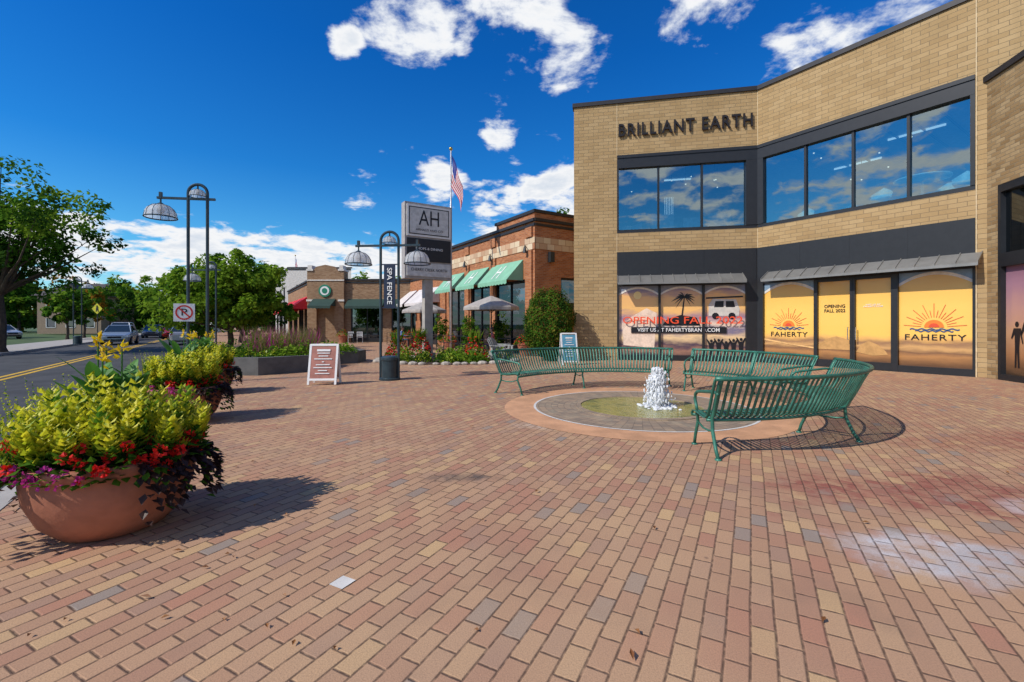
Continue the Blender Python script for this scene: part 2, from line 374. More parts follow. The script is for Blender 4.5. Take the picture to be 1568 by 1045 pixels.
mb=MB(); mb.add([P(-13,-40,0),P(-9.78,-40,0),P(-9.78,200,0),P(-13,200,0)],[(0,1,2,3)]); mb.make('sidewalk',[CONC])
mb=MB()
for u in (-5.5,-5.8): mb.add([P(u,-20,-.12),P(u+.14,-20,-.12),P(u+.14,200,-.12),P(u,200,-.12)],[(0,1,2,3)])
mb.make('road_centre_line',[YEL])

# ------------------------------------------------------------------ fountain
FC=(2.25,7.95)
def ringmat(name,col,dark):
    m,h,b=newmat(name); o=h.obj()
    s=h.sep(o); ang=h.m('ARCTAN2',s[1],s[0]); rad=h.v('LENGTH',o)
    rr=h.m('MULTIPLY',rad,9); ri=h.m('FLOOR',rr); aa=h.m('MULTIPLY',ang,12); ai=h.m('FLOOR',aa)
    wn=h.n.new('ShaderNodeTexWhiteNoise'); h.l.new(h.comb(ri,ai,0),wn.inputs[0])
    c=h.mix(wn.outputs[0],col,dark)
    e=h.m('MINIMUM',h.m('SUBTRACT',rr,ri),h.m('SUBTRACT',aa,ai)); c=h.mix(h.rng(e,.03,.12,.7,0),c,(.08,.06,.045))
    c=h.mix(h.rng(h.noise(o,3,4),.45,.7,0,.4),c,(.36,.30,.2))
    h.l.new(c,b.inputs['Base Color']); b.inputs['Roughness'].default_value=.8
    return m
RING=pbr('ring_concrete',(.52,.275,.145),.85,0,.18,2.0,bump=.3)
RPAV=ringmat('ring_pavers',(.34,.235,.15),(.21,.16,.115))
m,h,b=newmat('pool_water'); o=h.obj(); n=h.noise(o,3,5,.6)
h.l.new(h.ramp(n,[(.3,(.24,.22,.03)),(.5,(.36,.32,.10)),(.65,(.15,.17,.05)),(.8,(.32,.30,.2))]),b.inputs['Base Color']); b.inputs['Roughness'].default_value=.06; b.inputs['Specular IOR Level'].default_value=.6
h.l.new(h.bump(h.noise(o,16,3,.6),.5,.03),b.inputs['Normal']); POOL=m
WATER=bpy.data.materials.new('splashing_water'); WATER.use_nodes=True; h=NT(WATER.node_tree); h.n.clear()
o2=h.n.new('ShaderNodeOutputMaterial'); a=h.n.new('ShaderNodeBsdfPrincipled'); a.inputs['Base Color'].default_value=(.95,.96,.97,1); a.inputs['Roughness'].default_value=.25
t=h.n.new('ShaderNodeBsdfTranslucent'); t.inputs[0].default_value=(.98,.99,1,1); mx=h.n.new('ShaderNodeMixShader'); mx.inputs[0].default_value=.5
h.l.new(a.outputs[0],mx.inputs[1]); h.l.new(t.outputs[0],mx.inputs[2]); h.l.new(mx.outputs[0],o2.inputs[0])
fe=empty('fountain',(FC[0],FC[1],0))
F3=(FC[0],FC[1],0)
mb=MB(); mb.disc((0,0,.004),2.38,96,0,1.86); mb.make('outer_ring',[RING],fe,F3)
mb=MB(); mb.disc((0,0,.008),1.87,96,0,1.83); mb.make('light_joint',[OFFW],fe,F3)
mb=MB(); mb.disc((0,0,.006),1.83,96,0,1.12); mb.make('inner_paving',[RPAV],fe,F3)
mb=MB(); mb.lathe([(1.14,.004),(1.14,.02),(1.04,.025),(1.03,-.02)],n=72); mb.make('basin_rim',[RPAV],fe,F3)
mb=MB(); mb.disc((0,0,.012),1.035,72); mb.make('pool_surface',[POOL],fe,F3)
random.seed(5)
mb=MB()
for k in range(40):
    q=random.uniform(0,6.283); v=random.uniform(.25,1); H=.50*v*random.uniform(.8,1.03); rr=random.uniform(.04,.15)
    pts=[]
    for t in range(7):
        s=t/6; pts.append((.07*math.cos(q)+rr*s*math.cos(q),.07*math.sin(q)+rr*s*math.sin(q),max(0,H*(1-(1.7*s-.75)**2))))
    r0=random.uniform(.008,.015); mb.tube(pts,[r0*1.2,r0*1.4,r0*1.4,r0*1.1,r0*.8,r0*.6,r0*.3],5)
for k in range(3600):
    q=random.uniform(0,6.283); z=.66*random.random()**.85; sg_=.078+.045*max(0,1-z/.3)-.045*max(0,(z-.46)/.2); r=abs(random.gauss(0,1))*sg_
    mb.sphere((r*math.cos(q)+.02*math.sin(z*14),r*math.sin(q),z+.01),random.uniform(.004,.020),0,5,3,(1,1,random.uniform(1,2.4)))
for k in range(300):
    q=random.uniform(0,6.283); r=abs(random.gauss(0,.17)); mb.sphere((r*math.cos(q),r*math.sin(q),.02),random.uniform(.02,.05),0,6,4,(1,1,.5))
mb.lathe([(.13,.0),(.125,.10),(.12,.2),(.12,.3),(.115,.42),(.09,.53),(0,.60)],n=22,jit=lambda i,j:random.uniform(-.3,.3))
mb.make('water_jet',[WATER],fe,(FC[0]+.28,FC[1],.01),0,True)

# ------------------------------------------------------------------ benches
def bench(a0,a1,nleg):
    mb=MB()
    prof=[(2.50,.36),(2.485,.395),(2.52,.43),(2.62,.435),(2.78,.415),(2.90,.41),(2.965,.45),(3.02,.56),(3.09,.72),(3.15,.84),(3.165,.872)]
    A=lambda a,r,z:Vector((r*math.cos(a),r*math.sin(a),z))
    n=int(abs(a1-a0)*2.9/.068)
    for k in range(n+1):
        a=a0+(a1-a0)*k/n; tg=Vector((-math.sin(a),math.cos(a),0))*.0155
        vs=[]
        for i,(r,z) in enumerate(prof):
            i0=max(i-1,0); i1=min(i+1,len(prof)-1); dr_=prof[i1][0]-prof[i0][0]; dz=prof[i1][1]-prof[i0][1]; L=math.hypot(dr_,dz)
            nr,nz_=-dz/L*.004,dr_/L*.004
            for s_,o_ in ((-1,1),(1,1),(1,-1),(-1,-1)):
                vs.append(A(a,r+nr*o_,z+nz_*o_)+tg*s_)
        fs=[]
        for i in range(len(prof)-1):
            for j in range(4): fs.append((i*4+j,i*4+(j+1)%4,i*4+4+(j+1)%4,i*4+4+j))
        fs+= [(0,3,2,1),tuple(len(vs)-4+q for q in range(4))]
        mb.add(vs,fs)
    def arc(r,z,rad,n=40): mb.tube([A(a0+(a1-a0)*k/n,r,z) for k in range(n+1)],rad,8)
    arc(3.17,.875,.024); arc(2.50,.372,.018); arc(2.93,.395,.018)
    for k in range(nleg):
        a=a0+(a1-a0)*(.012+.976*k/(nleg-1))
        mb.tube([A(a,r,z) for r,z in [(2.44,.01),(2.47,.12),(2.55,.30),(2.53,.40),(2.6,.425),(2.8,.40),(2.95,.41)]],.019,8)
        mb.tube([A(a,r,z) for r,z in [(3.10,.01),(3.04,.10),(2.96,.28),(2.95,.42),(3.03,.60),(3.12,.80),(3.17,.875)]],.021,8)
        mb.tube([A(a,r,z) for r,z in [(2.55,.30),(2.7,.26),(2.85,.26),(2.96,.28)]],.012,6)
        for r in (2.44,3.10): mb.lathe([(.035,0),(.035,.015),(.02,.02)],A(a,r,.0),10)
        if k in (0,nleg-1):
            mb.tube([A(a,r,z) for r,z in [(3.10,.70),(3.0,.715),(2.8,.69),(2.62,.665),(2.53,.65),(2.47,.61),(2.46,.55),(2.50,.48),(2.53,.41)]],.019,8)
    mb.make('curved_park_bench',[GREEN],None,F3,0,True)
bench(R(61),R(148),3); bench(R(53),R(2),3); bench(R(-6),R(-92),3)

# ------------------------------------------------------------------ main building
be=empty('brick_store_building',(2.57,18.87,0))
A_=(2.57,18.87,0); B_=(9.41,17.45,0); C_=(12.85,12.31,0)
rA=math.atan2(-1.42,6.84); rB=math.atan2(-5.14,3.44); LA=6.986; LB=6.185
rC=math.atan2(-.97,-.24)
H=10.42
mb=MB(); wallmesh(mb,LA,H,[(1.74,LA,5.15,8.3),(1.74,LA,0,4.38)],.3); mb.make('wall_left',[TAN],be,A_,rA)
mb=MB(); wallmesh(mb,LB+4,H,[(0,5.96,5.15,8.3),(0,5.96,0,4.38)],.3); mb.make('wall_right',[TAN],be,B_,rB)
def coping(name,o,rz,x0,x1,z): 
    mb=MB(); mb.bx(x0,x1,-.06,.35,z,z+.16); mb.make(name,[CAP],be,o,rz)
coping('coping_left',A_,rA,-.06,LA-.03,H); coping('coping_right',B_,rB,-.03,LB+4,H+.002)
JN=pbr('joint_sealant',(.62,.50,.32),.8)
mb=MB(); mb.bx(1.725,1.74,-.004,.02,8.31,H); mb.bx(1.725,1.74,-.004,.02,4.39,5.14); mb.make('control_joint_left',[JN],be,A_,rA)
mb=MB(); mb.bx(.0,.015,-.004,.02,8.31,H); mb.bx(.0,.015,-.004,.02,4.39,5.14); mb.bx(5.97,5.985,-.004,.02,0,H); mb.make('control_joint_right',[JN],be,B_,rB)
sideL=14.0; pa=loc_of(A_,rA,0,sideL,0)
mb=MB(); wallmesh(mb,sideL,H,[]); mb.make('wall_side',[TAN],be,pa,rA-R(90))
back=loc_of(B_,rB,9,12,0)
def slab(name,z,mat,inset=.32):
    pts=[loc_of(A_,rA,.02,inset,z),loc_of(A_,rA,LA+.1,inset,z),loc_of(B_,rB,LB+3.9,inset,z),Vector((back.x+4,back.y-2,z)),Vector((20,30,z)),Vector((pa.x+.02,pa.y,z))]
    mb=MB(); mb.add(pts,[tuple(range(6))]); mb.make(name,[mat],be)
slab('roof',9.9,CONC); slab('ceiling',8.32,INTC); slab('floor_upper',5.0,INTF)
mb=MB()
p=[loc_of(A_,rA,-.0,7.5,0),loc_of(B_,rB,1,9.0,0),loc_of(B_,rB,LB+4,9,0)]
for i in range(2):
    mb.add([(p[i].x,p[i].y,4.4),(p[i+1].x,p[i+1].y,4.4),(p[i+1].x,p[i+1].y,8.3),(p[i].x,p[i].y,8.3)],[(0,1,2,3)])
mb.make('interior_back_wall',[INTW],be)
def upper(o,rz,x0,x1,mulls,cap0,name):
    mb=MB()
    mb.bx(x0,x1,-.03,.22,7.78,8.297,0); mb.bx(x0,x1,.0,.22,5.153,5.28,0)
    mb.bx(x0,x1,-.06,.02,8.18,8.299,0)
    for a,b in cap0: mb.bx(a,b,-.025,.21,5.28,7.78,0)
    for x in mulls: mb.bx(x-.035,x+.035,.03,.2,5.28,7.78,0)
    mb.make(name+'_frame',[BLACK],be,o,rz)
    mb=MB(); xs=[x0]+mulls+[x1]
    random.seed(4)
    for i in range(len(xs)-1):
        t0,t1=random.uniform(-.012,.012),random.uniform(-.012,.012); a,b=xs[i]+.01,xs[i+1]-.01
        mb.add([(a,.12+t0,5.2),(b,.12-t0,5.2),(b,.12-t0+t1,7.8),(a,.12+t0+t1,7.8)],[(0,1,2,3)])
    mb.make(name+'_glass',[GLASS],be,o,rz)
upper(A_,rA,1.742,LA-.01,[3.36,5.0],[(1.742,1.81),(6.58,LA-.01)],'upper_window_left')
upper(B_,rB,0.01,5.958,[1.66,3.09,4.51],[(0.01,.22),(5.86,5.958)],'upper_window_right')
mb=MB(); mb.bx(1.742,LA-.03,-.02,.25,3.2,4.378); 
for x in (3.4,5.05): mb.bx(x-.01,x+.01,-.026,0,3.2,4.37)
mb.make('fascia_left',[BLACK],be,A_,rA)
mb=MB(); mb.bx(0.0,5.958,-.02,.25,3.2,4.377); 
for x in (1.5,3.0,4.5): mb.bx(x-.01,x+.01,-.026,0,3.2,4.37)
mb.make('fascia_right',[BLACK],be,B_,rB)
def awn(name,o,rz,x0,x1):
    mb=MB(); y1=-.55
    mb.add([(x0,-.02,3.42),(x1,-.02,3.42),(x1,y1,3.10),(x0,y1,3.10),(x0,-.02,3.38),(x1,-.02,3.38),(x1,y1,3.02),(x0,y1,3.02)],[(0,3,2,1),(4,5,6,7),(3,7,6,2),(0,4,7,3),(1,2,6,5)])
    n=int((x1-x0)/.42)
    for k in range(n+1):
        x=x0+(x1-x0)*k/n; mb.add([(x-.012,-.02,3.455),(x+.012,-.02,3.455),(x+.012,y1-.005,3.135),(x-.012,y1-.005,3.135),(x-.012,-.02,3.41),(x+.012,-.02,3.41),(x+.012,y1-.005,3.03),(x-.012,y1-.005,3.03)],[(0,3,2,1),(3,7,6,2),(0,4,7,3),(1,2,6,5)],0)
    mb.make(name,[STEEL],be,o,rz)
awn('awning_left',A_,rA,1.76,6.45); awn('awning_right',B_,rB,.42,6.1)
def postermat(name,stops,ns=1.2,amt=.12,z1=3.1):
    m,h,b=newmat(name); o=h.obj(); s=h.sep(o)
    n=h.noise(h.comb(s[0],h.m('MULTIPLY',s[2],3),0),ns,5,.6)
    f=h.m('ADD',h.m('DIVIDE',s[2],z1),h.m('MULTIPLY',h.m('SUBTRACT',n,.5),amt))
    h.l.new(h.ramp(f,stops),b.inputs['Base Color']); b.inputs['Roughness'].default_value=.3; b.inputs['Coat Weight'].default_value=.3; b.inputs['Coat Roughness'].default_value=.02
    return m
PF=postermat('poster_sunset',[(.08,(.12,.055,.025)),(.16,(.42,.20,.07)),(.20,(.20,.10,.05)),(.24,(.60,.34,.13)),(.28,(.30,.16,.08)),(.32,(.75,.42,.12)),(.36,(.88,.52,.11)),(.62,(.88,.53,.11)),(.85,(.80,.44,.08)),(1,(.66,.34,.05))],1.2,.10)
PB=postermat('poster_beach',[(.05,(.04,.025,.04)),(.13,(.35,.18,.12)),(.20,(.08,.05,.08)),(.30,(.85,.60,.32)),(.40,(.20,.17,.26)),(.46,(.8,.62,.48)),(.56,(.33,.19,.28)),(.66,(.88,.50,.16)),(.82,(.85,.46,.16)),(.92,(.20,.15,.28)),(1,(.42,.28,.34))],.8,.28)
PW=postermat('poster_dusk',[(.05,(.06,.035,.02)),(.22,(.38,.18,.08)),(.4,(.55,.30,.16)),(.6,(.50,.27,.24)),(.8,(.38,.20,.26)),(1,(.2,.1,.15))])
INK=pbr('poster_ink',(.012,.012,.016),.4,0,.02); INKB=pbr('ink_blue',(.03,.08,.20),.4,0,.02); INKO=pbr('ink_orange',(.80,.20,.03),.4,0,.02); INKR=pbr('ink_red',(.65,.08,.03),.4,0,.02); INKW=pbr('ink_white',(.8,.8,.78),.4,0,.02)
PSUN=pbr('ink_sun',(.95,.72,.3),.4,0,.02)
mb=MB()
mb.bx(1.742,1.82,0,.2,0,3.2); mb.bx(6.58,LA-.01,-.03,.2,0,3.2); mb.bx(1.82,6.58,0,.2,0,.22); mb.bx(1.82,6.58,0.0,.2,3.0,3.2)
for x in (3.4,5.05): mb.bx(x-.045,x+.045,-.0,.2,.22,3.0)
mb.make('shopfront_frame_left',[BLACK],be,A_,rA)
mb=MB()
for a,b in ((1.82,3.355),(3.445,5.005),(5.095,6.58)): mb.add([(a,.1,.22),(b,.1,.22),(b,.1,3.0),(a,.1,3.0)],[(0,1,2,3)])
mb.make('window_posters_left',[PB],be,A_,rA)
def flat(mb,pts,m=0,y=.09): mb.add([(x,y,z) for x,z in pts],[tuple(range(len(pts)))],m)
def palm(mb,x,z0,hh,m=0,y=.088):
    mb.add([(x-.03,y,z0),(x+.03,y,z0),(x+.12,y,z0+hh),(x+.08,y,z0+hh)],[(0,1,2,3)],m)
    for k in range(13):
        q=R(-50+k*23); L=.62*hh*random.uniform(.6,.95); cx,cz=x+.1,z0+hh
        pr=None
        for t in range(6):
            s=t/5; px=cx+math.cos(q)*L*s; pz=min(2.95,cz+math.sin(q)*L*s*.8-.40*L*s*s); ww=.08*math.sin(math.pi*min(1,s*.9+.1))*hh*.6+.004
            if pr: mb.add([(pr[0],y,pr[1]+pr[2]),(px,y,pz+ww*.5),(px,y,pz-ww),(pr[0],y,pr[1]-pr[2]*1.5)],[(0,1,2,3)],m)
            pr=(px,pz,ww*.5)
random.seed(3)
mb=MB(); palm(mb,4.25,1.7,.85); 
flat(mb,[(3.5,1.40),(4.95,1.40),(4.8,1.72),(4.2,1.82),(3.7,1.66)])
flat(mb,[(5.25,1.78),(6.35,1.78),(6.38,2.05),(6.25,2.42),(5.4,2.45),(5.25,2.2)],1)
flat(mb,[(5.45,2.12),(5.8,2.12),(5.8,2.36),(5.5,2.36)],0,.086); flat(mb,[(5.88,2.12),(6.22,2.12),(6.16,2.36),(5.88,2.36)],0,.086)
for cx in (5.5,6.1): flat(mb,[(cx+.13*math.cos(t*.6283),1.78+.13*math.sin(t*.6283)) for t in range(10)],0,.084)
flat(mb,[(5.15,2.45),(6.5,2.5),(6.5,2.56),(5.15,2.51)],0,.085)
flat(mb,[(2.55+.16*math.cos(t*.5236),2.62+.16*math.sin(t*.5236)) for t in range(12)],2,.088)
flat(mb,[(2.0,.6),(3.2,.5),(3.3,1.9),(2.9,2.1),(2.3,1.75),(1.95,1.4)],3,.096)
for x0,x1 in ((1.82,3.355),(3.445,5.005),(5.095,6.58)):
    pr=None
    for k in range(15):
        f=k/14; x=x0+(x1-x0)*f; z=2.96-.26*(2*f-1)**2
        if pr: mb.add([(pr[0],.087,pr[1]-.08),(x,.087,z-.08),(x,.087,z),(pr[0],.087,pr[1])],[(0,1,2,3)],4); mb.add([(pr[0],.088,pr[1]),(x,.088,z),(x,.088,2.998),(pr[0],.088,2.998)],[(0,1,2,3)],5)
        pr=(x,z)
for k in range(5):
    x=5.35+k*.27; zz=.25; s=random.uniform(.8,1.1)
    flat(mb,[(x-.06,zz),(x+.06,zz),(x+.09,zz+.42*s),(x+.17,zz+.62*s),(x+.13,zz+.64*s),(x+.04,zz+.5*s),(x-.04,zz+.5*s),(x-.15,zz+.66*s),(x-.18,zz+.63*s),(x-.09,zz+.4*s)],0,.087)
    flat(mb,[(x+.055*math.cos(t*.785),zz+.58*s+.06*math.sin(t*.785)) for t in range(8)],0,.0865)
mb.make('poster_artwork',[INK,OFFW,PSUN,pbr('haze_peach',(.8,.62,.48),.4),pbr('arch_foam',(.75,.72,.68),.4),pbr('arch_slate',(.22,.25,.33),.4)],be,A_,rA)
mb=MB(); mb.bx(2.3,5.9,.06,.085,1.10,1.34); mb.make('poster_caption_strip',[INK],be,A_,rA)
text('poster_text_opening','OPENING FALL 2022',loc_of(A_,rA,4.22,-.012,1.60),rA,REDLET,be,4.5,.28,.003,.006)
text('poster_text_visit','VISIT US AT FAHERTYBRAND.COM',loc_of(A_,rA,4.1,.045,1.22),rA,INKW,be,3.1,.15,.004,.01)
mb=MB()
mb.bx(0.01,.22,-.028,.2,0,3.2); mb.bx(5.9,5.958,0,.2,0,3.2); mb.bx(.22,5.9,0,.2,3.0,3.2); mb.bx(.22,1.95,0,.2,0,.2); mb.bx(4.27,5.9,0,.2,0,.2)
for a,b in ((1.95,2.06),(3.02,3.16),(4.10,4.27)): mb.bx(a,b,-.01,.2,0,3.0)
mb.bx(2.06,3.02,.01,.2,0.01,.25); mb.bx(3.16,4.10,.01,.2,.01,.25); mb.bx(2.06,3.02,.01,.2,2.9,3.0); mb.bx(3.16,4.10,.01,.2,2.9,3.0)
mb.bx(3.082,3.094,-.02,.21,0.02,2.98)
mb.make('shopfront_frame_right',[BLACK],be,B_,rB)
mb=MB()
for a,b in ((.22,1.95),(2.06,3.02),(3.16,4.10),(4.27,5.9)): mb.add([(a,.1,.2),(b,.1,.2),(b,.1,3.0),(a,.1,3.0)],[(0,1,2,3)])
mb.make('window_posters_right',[PF],be,B_,rB)
mb=MB()
for x in (2.98,3.20):
    mb.tube([(x,-.01,.95),(x,-.07,.95),(x,-.07,1.35),(x,-.01,1.35)],.014,8)
mb.make('door_handles',[pbr('steel',(.6,.6,.6),.25,1)],be,B_,rB)
def sunlogo(mb,cx,cz,s):
    y=.088
    n=14; mb.add([(cx,y,cz)]+[(cx+.22*s*math.cos(math.pi*k/n),y,cz+.22*s*math.sin(math.pi*k/n)) for k in range(n+1)],[(0,k+1,k+2) for k in range(n)],0)
    mb.add([(cx,y-.002,cz)]+[(cx+.12*s*math.cos(math.pi*k/n),y-.002,cz+.12*s*math.sin(math.pi*k/n)) for k in range(n+1)],[(0,k+1,k+2) for k in range(n)],1)
    for k in range(17):
        q=math.pi*(k+.5)/17; r0=.29*s; r1=(.50 if k%2 else .70)*s; t=.007*s
        c,ss=math.cos(q),math.sin(q)
        mb.add([(cx+r0*c-t*ss,y,cz+r0*ss+t*c),(cx+r0*c+t*ss,y,cz+r0*ss-t*c),(cx+r1*c+t*ss,y,cz+r1*ss-t*c),(cx+r1*c-t*ss,y,cz+r1*ss+t*c)],[(0,1,2,3)],1)
    for row,(wd,mm) in enumerate(((.55,2),(.42,2))):
        pr=None
        for k in range(25):
            x=cx+(-.5+k/24)*2*wd*s; z=cz-.04*s-row*.05*s+.022*s*math.sin(k*1.3)
            if pr: mb.add([(pr[0],y-.004,pr[1]),(x,y-.004,z),(x,y-.004,z-.035*s),(pr[0],y-.004,pr[1]-.035*s)],[(0,1,2,3)],mm)
            pr=(x,z)
mb=MB(); sunlogo(mb,1.08,1.38,.95); sunlogo(mb,5.08,1.36,1.0); 
flat(mb,[(.22,.85),(1.95,.6),(1.95,.66),(1.2,.74),(.22,.92)],3,.088)
flat(mb,[(2.06,.75),(2.3,.95),(2.6,1.05),(2.9,.95),(3.02,.9),(3.02,.6),(2.06,.6)],4,.089); flat(mb,[(3.16,.55),(3.3,.8),(3.5,.92),(3.75,.8),(3.95,.6),(4.0,.5),(3.6,.45)],4,.089)
for a,b in ((4.27,5.9),(.22,1.95)):
    n=16; pr=None
    for k in range(n+1):
        x=a+(b-a)*k/n; q=(k/n-.5)*2; z=2.99-.30*q*q; z2=z-.09
        if pr: 
            mb.add([(pr[0],.088,pr[1]),(x,.088,z),(x,.088,2.999),(pr[0],.088,2.999)],[(0,1,2,3)],5)
            mb.add([(pr[0],.087,pr[2]),(x,.087,z2),(x,.087,z),(pr[0],.087,pr[1])],[(0,1,2,3)],6)
        pr=(x,z,z2)
mb.make('poster_logos',[INKO,INKR,INKB,pbr('ink_sand',(.7,.42,.17),.4),pbr('ink_dune',(.50,.28,.10),.4),pbr('ink_skyblue',(.20,.30,.42),.4),pbr('ink_foam',(.7,.66,.6),.4)],be,B_,rB)
text('poster_text_name','FAHERTY',loc_of(B_,rB,1.08,.085,1.08),rB,INK,be,1.25,.17,.003,.004,False,1.12)
text('poster_text_name','FAHERTY',loc_of(B_,rB,5.08,.085,1.06),rB,INK,be,1.35,.17,.003,.004,False,1.12)
text('door_text','OPENING\nFALL 2022',loc_of(B_,rB,2.55,.085,1.98),rB,INK,be,.62,.26,.003,.01)
text('door_text','VISIT US AT\nFAHERTY.COM',loc_of(B_,rB,3.62,.085,2.05),rB,INKW,be,.5,.1,.003,.01)
LET=pbr('letter_bronze',(.035,.028,.025),.35,.5,.1)
text('store_sign_letters','BRILLIANT EARTH',loc_of(A_,rA,4.30,-.06,9.27),rA,LET,be,5.0,.50,.03,.012,False,1.15)
Hw=8.0
mb=MB(); wallmesh(mb,12,Hw,[(.36,3.4,0,5.1),(4.2,8,0,5.1)],.3); mb.make('wing_wall',[TANW],be,C_,rC)
mb=MB(); mb.bx(-.05,12,-.06,.35,Hw,Hw+.16); mb.make('wing_coping',[CAP],be,C_,rC)
mb=MB(); mb.bx(.362,3.398,0,.2,0,.15); mb.bx(.362,.45,0,.2,.15,5.09); mb.bx(.45,3.398,0,.2,2.95,3.3); mb.bx(.45,3.398,-.0,.2,4.9,5.09); mb.bx(1.9,1.98,0,.2,.15,4.9)
mb.make('wing_window_frame',[BLACK],be,C_,rC)
mb=MB(); mb.add([(.45,.12,3.3),(3.4,.12,3.3),(3.4,.12,4.9),(.45,.12,4.9)],[(0,1,2,3)]); mb.make('wing_window_glass',[GLASSD],be,C_,rC)
mb=MB(); mb.add([(4.2,.12,.0),(8,.12,.0),(8,.12,5.1),(4.2,.12,5.1)],[(0,1,2,3)]); mb.make('wing_window_glass_second',[GLASSD],be,C_,rC)
mb=MB(); mb.add([(.45,.12,.15),(3.4,.12,.15),(3.4,.12,2.95),(.45,.12,2.95)],[(0,1,2,3)]); mb.make('wing_window_poster',[PW],be,C_,rC)
mb=MB()
for x,s in ((.8,1),(1.12,1.15)):
    f=lambda pts: flat(mb,[(x+a*s,.35+b*s) for a,b in pts],0,.11)
    f([(-.07,0),(-.02,0),(.0,.45),(.03,.0),(.08,0),(.07,.5),(.1,.85),(.16,.6),(.19,.62),(.12,1.0),(-.1,1.0),(-.18,.75),(-.15,.72),(-.07,.85),(-.06,.5)])
    flat(mb,[(x+.06*s*math.cos(t*.7854),.35+1.1*s+.075*s*math.sin(t*.7854)) for t in range(8)],0,.11)
mb.make('poster_figures',[INK],be,C_,rC)
pw=[loc_of(C_,rC,0,.3,7.6),loc_of(C_,rC,12,.3,7.6),loc_of(C_,rC,12,10,7.6),loc_of(C_,rC,-2,10,7.6)]
mb=MB(); mb.add(pw,[(0,1,2,3)]); mb.make('wing_roof',[CONC],be)
def stool(mb,x,y,z,s=1):
    mb.lathe([(.02,0),(.22,.01),(.03,.04),(.025,.42),(.22,.45),(.27,.55),(.25,.56),(.2,.49),(0,.48)],(x,y,z),14)
    vs=[];n=8
    for k in range(n+1):
        q=R(20)+R(140)*k/n; hh=.95-.25*abs(k/n-.5)*2
        vs+=[(x+.26*math.cos(q),y+.26*math.sin(q),z+.5),(x+.32*math.cos(q),y+.32*math.sin(q),z+hh)]
    mb.add(vs,[(2*k,2*k+2,2*k+3,2*k+1) for k in range(n)])
mb=MB()
for (x,y) in ((3.6,.75),(5.6,.7),(5.0,1.7),(1.0,1.5),(2.2,2.2)): stool(mb,x,y,5.02,1)
mb.lathe([(.3,.0),(.04,.05),(.04,.9),(.7,.93),(.7,.97),(0,.97)],(4.6,.95,5.02),20)
mb.make('showroom_furniture',[pbr('chair_teal',(.5,.75,.8),.4)],be,B_,rB,True)
mb=MB()
for x,y in ((3.2,1.2),(4.6,2.0),(5.5,1.4),(2.0,2.5)): mb.bx(x,x+.9,y,y+.5,5.02,6.1)
mb.make('showroom_cases',[pbr('case_white',(.5,.55,.58),.4)],be,A_,rA)
mb=MB(); random.seed(15)
for k in range(60):
    mb.leaf((2.15+random.uniform(-.05,.05),.6,5.5),(random.uniform(-1,1),random.uniform(-.6,.6),random.uniform(.3,1.3)),random.uniform(.5,1.1),.10,0)
mb.lathe([(0,0),(.18,0),(.24,.5),(.2,.5),(0,.48)],(2.15,.6,5.02),14,1); mb.make('indoor_plant',[L_C,OFFW],be,A_,rA)
def emis(name,c,s):
    m=bpy.data.materials.new(name); m.use_nodes=True; b=m.node_tree.nodes['Principled BSDF']; b.inputs['Emission Color'].default_value=(*c,1); b.inputs['Emission Strength'].default_value=s; return m
EM=emis('lamp_bulb',(1,.9,.75),1.2); EMC=emis('ceiling_light',(.75,.92,1),.8)
mb=MB()
random.seed(8)
for k in range(8):
    x=random.uniform(.5,5.8); y=random.uniform(1,5); z=random.uniform(7.3,8.1); mb.sphere((x,y,z),.03,1,8,5); mb.tube([(x,y,z),(x,y,8.3)],.008,4)
for k in range(8): mb.bx(.3+k*.75,.33+k*.75,.6,7,8.20,8.29,0)
for y,xa,xb in ((3.4,3.0,4.6),(5.4,.5,2.2)): mb.bx(xa,xb,y,y+.03,8.24,8.31,2)
mb.make('ceiling_lamps',[DARK,EM,EMC],be,B_,rB)
mb=MB()
for k in range(7):
    x=random.uniform(2.2,6.3); y=random.uniform(.8,4); z=random.uniform(7.3,8.1); mb.sphere((x,y,z),.03,1,8,5); mb.tube([(x,y,z),(x,y,8.3)],.008,4)
mb.bx(4.0,5.2,3.6,3.63,8.24,8.31,2)
for k in range(6): mb.bx(3.9+k*.07,3.915+k*.07,2.6,2.62,6.4,7.2,2)
mb.make('ceiling_lamps',[DARK,EM,EMC],be,A_,rA)

